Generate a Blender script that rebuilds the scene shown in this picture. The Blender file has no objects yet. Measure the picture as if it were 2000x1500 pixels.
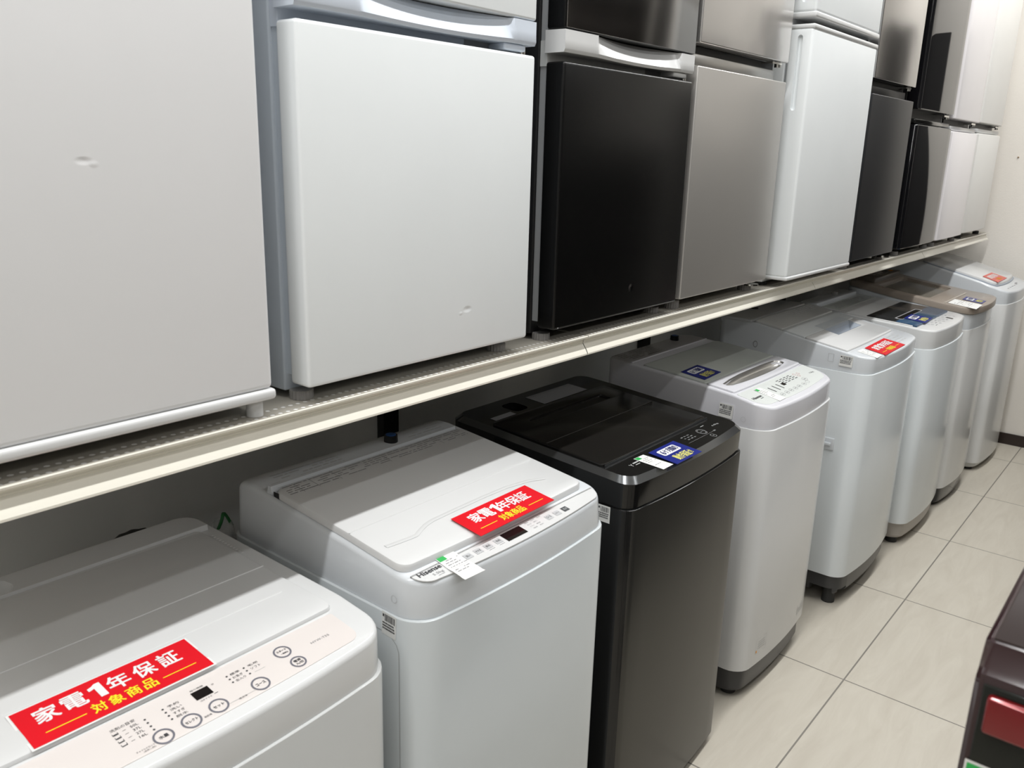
import bpy, bmesh, math, random
from mathutils import Vector, Matrix
random.seed(7)
C = bpy.context.scene.collection
SC = bpy.context.scene

# ------------------------------------------------------------------ camera
cam = bpy.data.cameras.new('camera'); co = bpy.data.objects.new('camera', cam); C.objects.link(co)
R = Vector((0.7708, 0.6365, 0.0267)); U = Vector((-0.1898, 0.1894, 0.9634)); F = Vector((-0.6081, 0.7476, -0.2668))
F.normalize(); R = (R - F * R.dot(F)).normalized(); U = R.cross(F)
M = Matrix(((R.x, U.x, -F.x, 0.5794), (R.y, U.y, -F.y, 0.0), (R.z, U.z, -F.z, 1.4264), (0, 0, 0, 1)))
co.matrix_world = M
cam.sensor_width = 36; cam.lens = 36 * 1656.93 / 2000; cam.clip_start = 0.02
cam.dof.use_dof = True; cam.dof.focus_distance = 1.9; cam.dof.aperture_fstop = 12.5
SC.camera = co

# ------------------------------------------------------------------ world, light, exposure
SC.view_settings.view_transform = 'Standard'; SC.view_settings.look = 'None'
SC.view_settings.gamma = 1; SC.view_settings.exposure = 0.28
w = bpy.data.worlds.new('world'); SC.world = w; w.use_nodes = True
w.node_tree.nodes['Background'].inputs[0].default_value = (0.9, 0.95, 1, 1)
w.node_tree.nodes['Background'].inputs[1].default_value = 0.05
def area(name, x, y, z, sx, sy, power, col=(0.985, 0.99, 0.985)):
    l = bpy.data.lights.new(name, 'AREA'); l.shape = 'RECTANGLE'; l.size = sx; l.size_y = sy
    l.energy = power; l.color = col
    o = bpy.data.objects.new(name, l); C.objects.link(o); o.location = (x, y, z)
    return o
area('ceiling_lamp', 0.05, 1.7, 2.70, 0.06, 6.2, 60)
area('ceiling_lamp', 0.92, 1.5, 2.70, 0.06, 6.6, 12)
area('ceiling_lamp', 2.3, 1.2, 2.70, 0.25, 7.0, 30)  # unseen third row, added as fill light

# ------------------------------------------------------------------ materials
MATS = {}
def mat(name, col, rough=0.4, metal=0.0, coat=0.0, spec=0.5, bump=0.0, bscale=40.0, var=0.03, vscale=6.0,
        trans=0.0, alpha=1.0, stretch=(1, 1, 1), ior=1.45):
    if name in MATS: return MATS[name]
    m = bpy.data.materials.new(name); m.use_nodes = True; nt = m.node_tree; N = nt.nodes; L = nt.links
    b = N['Principled BSDF']
    tc = N.new('ShaderNodeTexCoord'); mp = N.new('ShaderNodeMapping'); mp.inputs['Scale'].default_value = stretch
    L.new(tc.outputs['Object'], mp.inputs['Vector'])
    n = N.new('ShaderNodeTexNoise'); n.inputs['Scale'].default_value = vscale; n.inputs['Detail'].default_value = 4
    L.new(mp.outputs['Vector'], n.inputs['Vector'])
    mx = N.new('ShaderNodeMix'); mx.data_type = 'RGBA'
    mx.inputs[6].default_value = tuple(min(1, c * (1 - var)) for c in col) + (1,)
    mx.inputs[7].default_value = tuple(min(1, c * (1 + var)) for c in col) + (1,)
    L.new(n.outputs['Fac'], mx.inputs[0]); L.new(mx.outputs[2], b.inputs['Base Color'])
    b.inputs['Roughness'].default_value = rough; b.inputs['Metallic'].default_value = metal
    b.inputs['Coat Weight'].default_value = coat; b.inputs['Coat Roughness'].default_value = 0.05
    b.inputs['Specular IOR Level'].default_value = spec; b.inputs['IOR'].default_value = ior
    b.inputs['Transmission Weight'].default_value = trans; b.inputs['Alpha'].default_value = alpha
    if bump > 0:
        n2 = N.new('ShaderNodeTexNoise'); n2.inputs['Scale'].default_value = bscale; n2.inputs['Detail'].default_value = 2
        L.new(mp.outputs['Vector'], n2.inputs['Vector'])
        bp = N.new('ShaderNodeBump'); bp.inputs['Strength'].default_value = 1.0; bp.inputs['Distance'].default_value = bump
        L.new(n2.outputs['Fac'], bp.inputs['Height']); L.new(bp.outputs['Normal'], b.inputs['Normal'])
    MATS[name] = m
    return m
def dent_mat(name, base, spots):
    """copy of a painted steel material with small dents: spots = (y, z, radius, depth)"""
    m = base.copy(); m.name = name; nt = m.node_tree; N = nt.nodes; L = nt.links; b = N['Principled BSDF']
    tc = N.new('ShaderNodeTexCoord'); acc = None
    for (cx, cy, cz, sy, sz, rad, depth) in spots:
        mp = N.new('ShaderNodeMapping'); mp.vector_type = 'POINT'
        mp.inputs['Location'].default_value = (0, -cy * sy, -cz * sz); mp.inputs['Scale'].default_value = (0, sy, sz)
        L.new(tc.outputs['Object'], mp.inputs['Vector'])
        ln = N.new('ShaderNodeVectorMath'); ln.operation = 'LENGTH'; L.new(mp.outputs['Vector'], ln.inputs[0])
        mr = N.new('ShaderNodeMapRange'); mr.interpolation_type = 'SMOOTHSTEP'
        mr.inputs['From Min'].default_value = 0; mr.inputs['From Max'].default_value = rad
        mr.inputs['To Min'].default_value = -depth; mr.inputs['To Max'].default_value = 0
        L.new(ln.outputs['Value'], mr.inputs['Value'])
        if acc is None: acc = mr.outputs['Result']
        else:
            ad = N.new('ShaderNodeMath'); ad.operation = 'ADD'; L.new(acc, ad.inputs[0]); L.new(mr.outputs['Result'], ad.inputs[1]); acc = ad.outputs[0]
    bp = N.new('ShaderNodeBump'); bp.inputs['Strength'].default_value = 1; bp.inputs['Distance'].default_value = 1.0
    L.new(acc, bp.inputs['Height']); L.new(bp.outputs['Normal'], b.inputs['Normal'])
    return m

WHITE = mat('white_plastic', (0.695, 0.70, 0.70), 0.18)
WHITE_STEEL = mat('white_painted_steel', (0.61, 0.62, 0.615), 0.22)
COOL = mat('cool_white_plastic', (0.70, 0.73, 0.76), 0.16)
COOL_STEEL = mat('cool_white_painted_steel', (0.63, 0.668, 0.685), 0.17)
BRIGHT_STEEL = mat('bright_cool_white_painted_steel', (0.76, 0.80, 0.82), 0.17)
BRIGHT_SILVER = mat('bright_white_painted_steel', (0.78, 0.785, 0.78), 0.16)
LILAC = mat('lilac_white_plastic', (0.71, 0.71, 0.75), 0.17)
SILVER_BODY = mat('pale_silver_painted_steel', (0.71, 0.715, 0.715), 0.16)
LIDGREY = mat('light_grey_lid_plastic', (0.66, 0.67, 0.66), 0.22)
LIDGREEN = mat('greenish_grey_lid_plastic', (0.56, 0.59, 0.56), 0.18)
PINK = mat('pinkish_white_panel_film', (0.74, 0.69, 0.665), 0.22)
PANELGREY = mat('pale_grey_panel_film', (0.70, 0.73, 0.71), 0.3)
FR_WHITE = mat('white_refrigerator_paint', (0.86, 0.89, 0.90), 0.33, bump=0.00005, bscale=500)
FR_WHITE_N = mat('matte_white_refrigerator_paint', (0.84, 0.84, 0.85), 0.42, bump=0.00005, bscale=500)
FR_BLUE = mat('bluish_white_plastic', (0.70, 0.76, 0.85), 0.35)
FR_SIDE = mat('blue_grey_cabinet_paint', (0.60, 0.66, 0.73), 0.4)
FR_IVORY = mat('warm_white_refrigerator_paint', (0.80, 0.79, 0.76), 0.35)
FR_PINKW = mat('rosy_white_refrigerator_paint', (0.80, 0.77, 0.78), 0.22)
BLACK_SAT = mat('black_satin_paint', (0.004, 0.004, 0.004), 0.24, spec=0.35, bump=0.00006, bscale=7)
BLACK = mat('black_plastic', (0.012, 0.012, 0.013), 0.45)
BLACK_GLOSS = mat('black_gloss_plastic', (0.008, 0.008, 0.008), 0.10)
BLACK_GLASS = mat('black_mirror_glass', (0.006, 0.006, 0.007), 0.03)
BLACK_LID = mat('smoked_black_lid', (0.012, 0.011, 0.010), 0.14, bump=0.0006, bscale=9, stretch=(1.0, 0.35, 1))
BLACK_STEEL = mat('black_hairline_steel', (0.075, 0.073, 0.068), 0.30, metal=0.75)
GLOSS_RIM = mat('edge_metal_rim_sheen', (0.16, 0.165, 0.17), 0.16, metal=0.8)
STEEL = mat('brushed_stainless_steel', (0.55, 0.53, 0.505), 0.34, metal=0.62, bump=0.004, bscale=2.6)
STEEL2 = mat('wavy_stainless_steel', (0.80, 0.78, 0.765), 0.24, metal=0.8, bump=0.007, bscale=3.6)
STEEL3 = mat('dark_stainless_steel', (0.50, 0.49, 0.485), 0.2, metal=1.0, bump=0.004, bscale=2.6)
CHAR_STEEL = mat('charcoal_steel', (0.030, 0.031, 0.034), 0.34, metal=0.4)
CHROME = mat('chrome_metal', (0.75, 0.74, 0.70), 0.15, metal=1.0)
SATIN = mat('satin_silver_plastic', (0.55, 0.54, 0.52), 0.3, metal=0.9)
GREY_FOOT = mat('grey_ribbed_plastic', (0.28, 0.27, 0.26), 0.55)
DARK_FOOT = mat('dark_rubber', (0.03, 0.03, 0.03), 0.6)
DARK_SKIRT = mat('charcoal_base_plastic', (0.045, 0.045, 0.047), 0.35)
BEIGE_SKIRT = mat('taupe_base_plastic', (0.40, 0.37, 0.34), 0.35)
BROWN_LID = mat('taupe_brown_lid_plastic', (0.30, 0.255, 0.215), 0.28)
BROWN_GLASS = mat('smoky_brown_window', (0.20, 0.18, 0.15), 0.12)
BLUE_GLASS = mat('deep_blue_glass', (0.045, 0.095, 0.17), 0.08)
NIGHT = mat('smoked_dark_glass', (0.020, 0.021, 0.022), 0.06)
SMOKE = mat('smoky_clear_cover', (0.62, 0.66, 0.70), 0.12, alpha=0.35)
SLATE = mat('slate_blue_recess', (0.46, 0.51, 0.58), 0.35)
GASKET = mat('grey_door_gasket', (0.40, 0.41, 0.42), 0.5)
CREAM = mat('cream_enamel_steel', (0.87, 0.84, 0.745), 0.2)
DECK = mat('grey_beige_shelf_enamel', (0.40, 0.375, 0.325), 0.4)
HOLE_LIGHT = mat('pale_hole_light', (0.86, 0.85, 0.82), 0.5)
PANEL_DARK = mat('grey_back_panel_enamel', (0.86, 0.87, 0.86), 0.5)
RED = mat('red_card', (0.72, 0.010, 0.020), 0.30)
RED_FADED = mat('faded_red_card', (0.70, 0.10, 0.075), 0.30)
BLUE = mat('navy_blue_card', (0.012, 0.022, 0.21), 0.3)
LAMI = mat('clear_laminate_film', (0.82, 0.83, 0.82), 0.15)
PAPER = mat('white_paper', (0.82, 0.82, 0.80), 0.6)
GREEN = mat('green_print', (0.03, 0.42, 0.09), 0.5)
INK_WHITE = mat('white_ink', (0.84, 0.84, 0.84), 0.5)
INK_YELLOW = mat('yellow_ink', (0.90, 0.76, 0.03), 0.5)
INK_PALEYEL = mat('pale_yellow_ink', (0.80, 0.76, 0.22), 0.5)
INK_ORANGE = mat('orange_ink', (0.92, 0.38, 0.02), 0.5)
INK_DARK = mat('dark_grey_ink', (0.06, 0.06, 0.065), 0.5)
INK_GREY = mat('grey_ink', (0.30, 0.30, 0.31), 0.5)
INK_PALE = mat('pale_grey_ink', (0.50, 0.51, 0.51), 0.5)
INK_NAVY = mat('navy_ink', (0.02, 0.03, 0.16), 0.5)
INK_RED = mat('red_ink', (0.6, 0.15, 0.13), 0.5)
RING = mat('slate_button_ring', (0.16, 0.16, 0.19), 0.35)
BTN = mat('grey_button_film', (0.52, 0.53, 0.54), 0.4)
BTN_DARK = mat('dark_button_film', (0.07, 0.075, 0.08), 0.4)
DISPLAY = mat('black_display_window', (0.010, 0.008, 0.008), 0.12)
CAP_BLUE = mat('blue_cap_plastic', (0.02, 0.09, 0.30), 0.4)
MAROON = mat('dark_maroon_metallic', (0.030, 0.013, 0.015), 0.16, coat=0.6)
MAROON_TOP = mat('brown_metallic_lacquer', (0.026, 0.016, 0.014), 0.34, spec=0.3)
OVEN_GLASS = mat('dark_green_black_glass', (0.010, 0.012, 0.010), 0.10)
RED_TRIM = mat('deep_red_metallic_trim', (0.19, 0.006, 0.009), 0.22, metal=0.3, coat=0.5)
BASEBOARD = mat('dark_brown_vinyl', (0.030, 0.019, 0.016), 0.4)
CABLE_GREEN = mat('green_cable', (0.03, 0.17, 0.05), 0.5)
BAG = mat('clear_plastic_bag', (0.70, 0.70, 0.68), 0.2, alpha=0.45)
WOOD_TABLE = mat('pale_grey_table_laminate', (0.55, 0.54, 0.52), 0.5)
SCREW = mat('brass_screw_metal', (0.40, 0.30, 0.20), 0.35, metal=1.0)

def floor_mat():
    m = bpy.data.materials.new('beige_stone_tiles'); m.use_nodes = True; N = m.node_tree.nodes; L = m.node_tree.links; b = N['Principled BSDF']
    tc = N.new('ShaderNodeTexCoord'); sp = N.new('ShaderNodeSeparateXYZ'); L.new(tc.outputs['Object'], sp.inputs[0])
    def line(out, off):
        a = N.new('ShaderNodeMath'); a.operation = 'ADD'; a.inputs[1].default_value = off; L.new(out, a.inputs[0])
        p = N.new('ShaderNodeMath'); p.operation = 'PINGPONG'; p.inputs[1].default_value = 0.3; L.new(a.outputs[0], p.inputs[0])
        c = N.new('ShaderNodeMath'); c.operation = 'LESS_THAN'; c.inputs[1].default_value = 0.0022; L.new(p.outputs[0], c.inputs[0])
        return c.outputs[0]
    lx = line(sp.outputs['X'], 6.0); ly = line(sp.outputs['Y'], 6.0 - 2.242 + 0.6 * 0)
    mxx = N.new('ShaderNodeMath'); mxx.operation = 'MAXIMUM'; L.new(lx, mxx.inputs[0]); L.new(ly, mxx.inputs[1])
    mp = N.new('ShaderNodeMapping'); mp.inputs['Scale'].default_value = (7, 1.2, 1); mp.inputs['Rotation'].default_value = (0, 0, 0.12)
    L.new(tc.outputs['Object'], mp.inputs[0])
    n = N.new('ShaderNodeTexNoise'); n.inputs['Scale'].default_value = 2.6; n.inputs['Detail'].default_value = 8; n.inputs['Roughness'].default_value = 0.65
    n.inputs['Distortion'].default_value = 1.2; L.new(mp.outputs[0], n.inputs['Vector'])
    cr = N.new('ShaderNodeValToRGB'); L.new(n.outputs['Fac'], cr.inputs[0])
    cr.color_ramp.elements[0].position = 0.25; cr.color_ramp.elements[0].color = (0.60, 0.55, 0.465, 1)
    cr.color_ramp.elements[1].position = 0.75; cr.color_ramp.elements[1].color = (0.70, 0.655, 0.565, 1)
    mx = N.new('ShaderNodeMix'); mx.data_type = 'RGBA'; L.new(mxx.outputs[0], mx.inputs[0]); L.new(cr.outputs[0], mx.inputs[6])
    mx.inputs[7].default_value = (0.25, 0.23, 0.20, 1); L.new(mx.outputs[2], b.inputs['Base Color'])
    b.inputs['Roughness'].default_value = 0.38
    return m
def wall_mat(name, col):
    return mat(name, col, 0.8, bump=0.0004, bscale=160, var=0.02)

# ------------------------------------------------------------------ helpers
ORG = {}
def thing(name, label, cat, loc, group=None):
    o = bpy.data.objects.new(name, None); o.empty_display_size = 0.05; C.objects.link(o); o.location = loc
    ORG[o] = Vector(loc); o['label'] = label; o['category'] = cat
    if group: o['group'] = group
    return o
def mk(name, vs, fs, m, parent=None, angle=35, mi=None, flip=False):
    org = ORG.get(parent, Vector((0, 0, 0)))
    me = bpy.data.meshes.new(name)
    me.from_pydata([Vector(v) - org for v in vs], [], fs)
    ms = m if isinstance(m, (list, tuple)) else [m]
    for q in ms: me.materials.append(q)
    if mi:
        for p, i in zip(me.polygons, mi): p.material_index = i
    bm = bmesh.new(); bm.from_mesh(me); bmesh.ops.recalc_face_normals(bm, faces=bm.faces)
    if flip: bmesh.ops.reverse_faces(bm, faces=bm.faces)
    bm.to_mesh(me); bm.free()
    me.shade_smooth(); me.set_sharp_from_angle(angle=math.radians(angle))
    o = bpy.data.objects.new(name, me); C.objects.link(o)
    if parent: o.parent = parent
    ORG[o] = org
    return o
def flat(name, vs, fs, m, parent, mi=None):
    """surface print / sticker: keep face winding (facing up or out), no normal recalculation"""
    org = ORG.get(parent, Vector((0, 0, 0)))
    me = bpy.data.meshes.new(name); me.from_pydata([Vector(v) - org for v in vs], [], fs)
    ms = m if isinstance(m, (list, tuple)) else [m]
    for q in ms: me.materials.append(q)
    if mi:
        for p, i in zip(me.polygons, mi): p.material_index = i
    o = bpy.data.objects.new(name, me); C.objects.link(o); o.parent = parent; ORG[o] = org
    return o
class MB:
    def __init__(s): s.v = []; s.f = []; s.mi = []
    def add(s, vs, fs, i=0):
        k = len(s.v); s.v += [tuple(v) for v in vs]; s.f += [tuple(a + k for a in f) for f in fs]; s.mi += [i] * len(fs)
    def box(s, x0, x1, y0, y1, z0, z1, i=0):
        s.add([(x, y, z) for x in (x0, x1) for y in (y0, y1) for z in (z0, z1)],
              [(0, 1, 3, 2), (4, 6, 7, 5), (0, 4, 5, 1), (2, 3, 7, 6), (0, 2, 6, 4), (1, 5, 7, 3)], i)
    def cyl(s, c, r, z0, z1, n=20, i=0, r2=None, ribs=0):
        r2 = r if r2 is None else r2
        a = [2 * math.pi * k / n for k in range(n)]
        rr = [1 - (0.07 if ribs and k % 2 else 0) for k in range(n)]
        vs = [(c[0] + r * q * math.cos(t), c[1] + r * q * math.sin(t), z0) for t, q in zip(a, rr)]
        vs += [(c[0] + r2 * q * math.cos(t), c[1] + r2 * q * math.sin(t), z1) for t, q in zip(a, rr)]
        fs = [(k, (k + 1) % n, n + (k + 1) % n, n + k) for k in range(n)] + [tuple(range(n - 1, -1, -1)), tuple(range(n, 2 * n))]
        s.add(vs, fs, i)
    def build(s, name, m, parent=None, angle=35): return mk(name, s.v, s.f, m, parent, angle, s.mi)
    def print(s, name, m, parent): return flat(name, s.v, s.f, m, parent, s.mi)
def rbox(name, x0, x1, y0, y1, z0, z1, m, parent=None, r=0.006, seg=3, sel=None):
    bm = bmesh.new(); bmesh.ops.create_cube(bm, size=1)
    for v in bm.verts: v.co = Vector(((x0 + x1) / 2 + v.co.x * (x1 - x0), (y0 + y1) / 2 + v.co.y * (y1 - y0), (z0 + z1) / 2 + v.co.z * (z1 - z0)))
    es = [e for e in bm.edges if sel is None or sel(e)]
    if r > 0: bmesh.ops.bevel(bm, geom=es, offset=r, segments=seg, affect='EDGES', profile=0.5)
    bm.verts.ensure_lookup_table()
    vs = [v.co.copy() for v in bm.verts]; fs = [[v.index for v in f.verts] for f in bm.faces]; bm.free()
    return mk(name, vs, fs, m, parent, 50)
def interp(pr):
    xs = [p[0] for p in pr]; zs = [p[1] for p in pr]
    def h(x):
        if x <= xs[0]: return zs[0]
        if x >= xs[-1]: return zs[-1]
        for i in range(len(xs) - 1):
            if x <= xs[i + 1]:
                t = (x - xs[i]) / (xs[i + 1] - xs[i]); return zs[i] * (1 - t) + zs[i + 1] * t
    return h
def stations(xr, xf, hw, rr, rf, bow, brk=(), n=7):
    """half outline (x, half width) from the rear edge to the bowed front edge"""
    B = lambda q: xf - bow * (q / hw) ** 2
    st = []
    for k in range(n):
        t = math.pi / 2 * k / (n - 1); st.append((xr + rr * (1 - math.cos(t)), hw - rr + rr * math.sin(t)))
    xc = B(hw) - rf
    x = xr + rr
    mids = sorted(set([round(b, 5) for b in brk if xr + rr + 1e-4 < b < xc - 1e-4] + [xr + rr + (xc - xr - rr) * k / 8 for k in range(1, 8)]))
    st += [(q, hw) for q in mids]
    for k in range(n):
        t = math.pi / 2 * (1 - k / (n - 1)); q = hw - rf + rf * math.sin(t); st.append((B(q) - rf * (1 - math.cos(t)), q))
    if bow > 1e-5:
        for k in range(1, 7):
            q = (hw - rf) * (1 - k / 6); st.append((B(q), q))
    return st
def slab(name, st, yc, levels, m, parent, angle=35, bottom=True, top=True):
    hw = max(s[1] for s in st); x0 = st[0][0]; x1 = st[-1][0]; xm = (x0 + x1) / 2; Lh = (x1 - x0) / 2
    vs = []; n = len(st); ring = 2 * n
    for d, zf in levels:
        for side in (-1, 1):
            for (x, q) in (st if side < 0 else st[::-1]):
                xx = xm + (x - xm) * (Lh - d) / Lh; qq = q * (hw - d) / hw
                vs.append((xx, yc + side * qq, zf(xx) if callable(zf) else zf))
    fs = []
    for l in range(len(levels) - 1):
        a = l * ring; b = a + ring
        for k in range(ring): fs.append((a + k, a + (k + 1) % ring, b + (k + 1) % ring, b + k))
    def capf(a, rev):
        for k in range(n - 1):
            f = (a + k, a + k + 1, a + ring - 2 - k, a + ring - 1 - k)
            fs.append(f[::-1] if rev else f)
    if bottom: capf(0, True)
    if top: capf((len(levels) - 1) * ring, False)
    # merge coincident centre points of a bowed front
    bm = bmesh.new(); bv = [bm.verts.new(v) for v in vs]
    for f in fs:
        try: bm.faces.new([bv[i] for i in f])
        except ValueError: pass
    bmesh.ops.remove_doubles(bm, verts=bm.verts, dist=1e-5)
    bmesh.ops.dissolve_degenerate(bm, dist=1e-6, edges=bm.edges)
    bm.verts.index_update()
    V = [v.co.copy() for v in bm.verts]; Fc = [[v.index for v in f.verts] for f in bm.faces]; bm.free()
    return mk(name, V, Fc, m, parent, angle)
def carve(o, vs, fs, m=None):
    """cut a recess out of mesh object o (world coordinates)"""
    org = ORG[o]
    me = bpy.data.meshes.new('cutter'); me.from_pydata([Vector(v) - org for v in vs], [], fs)
    bm = bmesh.new(); bm.from_mesh(me); bmesh.ops.recalc_face_normals(bm, faces=bm.faces); bm.to_mesh(me); bm.free()
    if m: me.materials.append(m)
    co_ = bpy.data.objects.new('cutter', me); C.objects.link(co_)
    mod_ = o.modifiers.new('cut', 'BOOLEAN'); mod_.operation = 'DIFFERENCE'; mod_.object = co_; mod_.solver = 'EXACT'
    if m: mod_.material_mode = 'TRANSFER'
    par = o.parent; o.parent = None
    bpy.context.view_layer.update()
    dg = bpy.context.evaluated_depsgraph_get(); new = bpy.data.meshes.new_from_object(o.evaluated_get(dg))
    o.modifiers.clear(); o.data = new; o.parent = par
    new.set_sharp_from_angle(angle=math.radians(35))
    bpy.data.objects.remove(co_)
def prism(poly, z0, z1, inset=0.0):
    n = len(poly); cx = sum(p[0] for p in poly) / n; cy = sum(p[1] for p in poly) / n
    q = [(cx + (p[0] - cx) * (1 - inset), cy + (p[1] - cy) * (1 - inset)) for p in poly]
    vs = [(p[0], p[1], z0 if not callable(z0) else z0(p[0])) for p in q] + [(p[0], p[1], z1 if not callable(z1) else z1(p[0])) for p in poly]
    fs = [tuple(range(n)), tuple(range(2 * n - 1, n - 1, -1))] + [(k, n + k, n + (k + 1) % n, (k + 1) % n) for k in range(n)]
    return vs, fs
def rpoly(x0, x1, y0, y1, r, n=5):
    out = []
    for cx, cy, a0 in ((x1 - r, y1 - r, 0), (x0 + r, y1 - r, 90), (x0 + r, y0 + r, 180), (x1 - r, y0 + r, 270)):
        for k in range(n):
            t = math.radians(a0 + 90 * k / (n - 1)); out.append((cx + r * math.cos(t), cy + r * math.sin(t)))
    return out

# ---- lettering: glyph outlines from Blender's built-in font, turned into thin meshes
GC = {}
def glyphs(txt, bold=0.0, res=2):
    k = (txt, bold, res)
    if txt == '1' and k not in GC:      # a sturdy 1 with a flag
        vs = [(0.30, 0), (0.52, 0), (0.52, 0.73), (0.38, 0.73), (0.27, 0.655), (0.10, 0.60), (0.10, 0.48), (0.30, 0.54)]
        GC[k] = (vs, [[0, 1, 2, 3, 4, 7], [4, 5, 6, 7]], 0.10, 0.52, 0, 0.73)
    if k in GC: return GC[k]
    cu = bpy.data.curves.new('t', 'FONT'); cu.body = txt; cu.resolution_u = res; cu.offset = bold; cu.fill_mode = 'FRONT'
    o = bpy.data.objects.new('t', cu); C.objects.link(o); bpy.context.view_layer.update()
    dg = bpy.context.evaluated_depsgraph_get(); me = bpy.data.meshes.new_from_object(o.evaluated_get(dg))
    vs = [(v.co.x, v.co.y) for v in me.vertices]; fs = []
    for p in me.polygons:
        q = list(p.vertices)
        a = sum(vs[q[i]][0] * vs[q[(i + 1) % len(q)]][1] - vs[q[(i + 1) % len(q)]][0] * vs[q[i]][1] for i in range(len(q)))
        fs.append(q if a > 0 else q[::-1])
    bpy.data.objects.remove(o); bpy.data.curves.remove(cu); bpy.data.meshes.remove(me)
    xs = [v[0] for v in vs]; ys = [v[1] for v in vs]
    GC[k] = (vs, fs, min(xs), max(xs), min(ys), max(ys)); return GC[k]
def text(mb, txt, fn, u, v, w, hgt=None, bold=0.0, i=0, rot=0.0, res=2):
    """fit txt in a box centred on (u, v), w wide (and hgt high); fn maps (u, v) -> xyz; bold thickens by overprinting"""
    vs, fs, a, b, c, d = glyphs(txt, 0.0, res)
    s = w / (b - a); t = s if hgt is None else hgt / (d - c)
    cr, sr = math.cos(rot), math.sin(rot)
    for lay, (ox, oy) in enumerate(((0, 0),) if bold < 0.011 else ((-1, -0.7), (1, -0.7), (-1, 0.7), (1, 0.7))):
        out = []
        for x, y in vs:
            p = (x - (a + b) / 2 + ox * bold) * s; q = (y - (c + d) / 2 + oy * bold) * t
            g = fn(u + p * cr - q * sr, v + p * sr + q * cr); out.append((g[0], g[1], g[2] + lay * 0.00006))
        mb.add(out, fs, i)
def bar(mb, fn, u0, u1, v0, v1, i=0):
    n = max(1, int(abs(u1 - u0) / 0.08))
    m_ = max(1, int(abs(v1 - v0) / 0.02))
    us = [u0 + (u1 - u0) * k / n for k in range(n + 1)]; ws = [v0 + (v1 - v0) * k / m_ for k in range(m_ + 1)]
    vs = [fn(a, b) for b in ws for a in us]
    fs = [(r * (n + 1) + k, r * (n + 1) + k + 1, (r + 1) * (n + 1) + k + 1, (r + 1) * (n + 1) + k) for r in range(m_) for k in range(n)]
    mb.add(vs, fs, i)
def ring(mb, fn, u, v, r0, r1, ru=1.0, n=28, i=0):
    vs = []
    for k in range(n):
        t = 2 * math.pi * k / n
        vs.append(fn(u + ru * r0 * math.cos(t), v + r0 * math.sin(t))); vs.append(fn(u + ru * r1 * math.cos(t), v + r1 * math.sin(t)))
    mb.add(vs, [(2 * k, 2 * k + 1, (2 * k + 3) % (2 * n), (2 * k + 2) % (2 * n)) for k in range(n)], i)
def disc(mb, fn, u, v, r, n=14, i=0):
    vs = [fn(u + r * math.cos(2 * math.pi * k / n), v + r * math.sin(2 * math.pi * k / n)) for k in range(n)]
    mb.add(vs, [tuple(range(n))], i)
def ribbon(mb, pts, wd, fn, i=0):
    vs = []
    for k, p in enumerate(pts):
        a = pts[max(0, k - 1)]; b = pts[min(len(pts) - 1, k + 1)]; dx = b[0] - a[0]; dy = b[1] - a[1]; l = math.hypot(dx, dy) or 1
        nx, ny = -dy / l * wd / 2, dx / l * wd / 2
        vs.append(fn(p[0] - nx, p[1] - ny)); vs.append(fn(p[0] + nx, p[1] + ny))
    mb.add(vs, [(2 * k, 2 * k + 2, 2 * k + 3, 2 * k + 1) for k in range(len(pts) - 1)], i)
def top_fn(h, dz): return lambda u, v: (-v, u, h(-v) + dz)            # u runs along the row, v towards the back
def side_fn(y): return lambda u, v: (u, y, v)                            # the flank that faces the camera
def front_fn(x): return lambda u, v: (x, u, v)                           # a front, seen from the aisle
def barcode(name, fn, u, v, w, hh, parent, rot=0.0):
    mb = MB(); cr, sr = math.cos(rot), math.sin(rot)
    g = lambda a, b: fn(u + a * cr - b * sr, v + a * sr + b * cr)
    bar(mb, g, -w / 2, w / 2, -hh / 2, hh / 2, 0)
    e = 0.0004
    f2 = lambda a, b: tuple(Vector(g(a, b)) + (Vector((0, -e, 0)) if abs(Vector(g(a, b)).y - Vector(g(a, b + 0.01)).y) < 1e-6 and abs(g(a, b)[1] - g(a + 0.01, b)[1]) < 1e-6 else Vector((e, 0, 0))))
    rnd = random.Random(int(u * 1e4)); x = -w * 0.28
    while x < w * 0.42:
        b_ = rnd.choice((0.018, 0.03, 0.045)) * w; bar(mb, f2, x, x + b_, hh * 0.12, hh * 0.42, 1); x += b_ + rnd.choice((0.02, 0.03, 0.05)) * w
    bar(mb, f2, -w * 0.44, -w * 0.33, hh * 0.28, hh * 0.40, 1)
    for r_ in range(3):
        x = -w * 0.44
        while x < w * 0.36:
            b_ = rnd.uniform(0.03, 0.09) * w; vv = hh * (0.02 - 0.12 * r_); bar(mb, f2, x, x + b_, vv - hh * 0.035, vv + hh * 0.035, 1); x += b_ + w * 0.02
    return mb.print(name, [PAPER, INK_DARK], parent)

# ------------------------------------------------------------------ the room
def struct(name, vs, fs, m, flip=False):
    me = bpy.data.meshes.new(name); me.from_pydata(vs, [], fs); me.materials.append(m)
    o = bpy.data.objects.new(name, me); C.objects.link(o); o['kind'] = 'structure'; return o
def sbox(name, x0, x1, y0, y1, z0, z1, m):
    mb = MB(); mb.box(x0, x1, y0, y1, z0, z1); o = mb.build(name, m); o['kind'] = 'structure'; return o
WALL = wall_mat('cream_wallpaper', (0.86, 0.82, 0.76))
sbox('floor', -1.1, 3.4, -2.6, 5.04, -0.1, 0.0, floor_mat())
sbox('ceiling', -1.1, 3.4, -2.6, 5.04, 2.78, 2.9, mat('white_ceiling_board', (0.8, 0.8, 0.79), 0.9))
sbox('wall_far', -1.1, 3.4, 4.94, 5.04, 0.0, 2.78, WALL)
sbox('wall_left', -1.1, -0.935, -2.5, 4.94, 0.0, 2.78, WALL)
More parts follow.
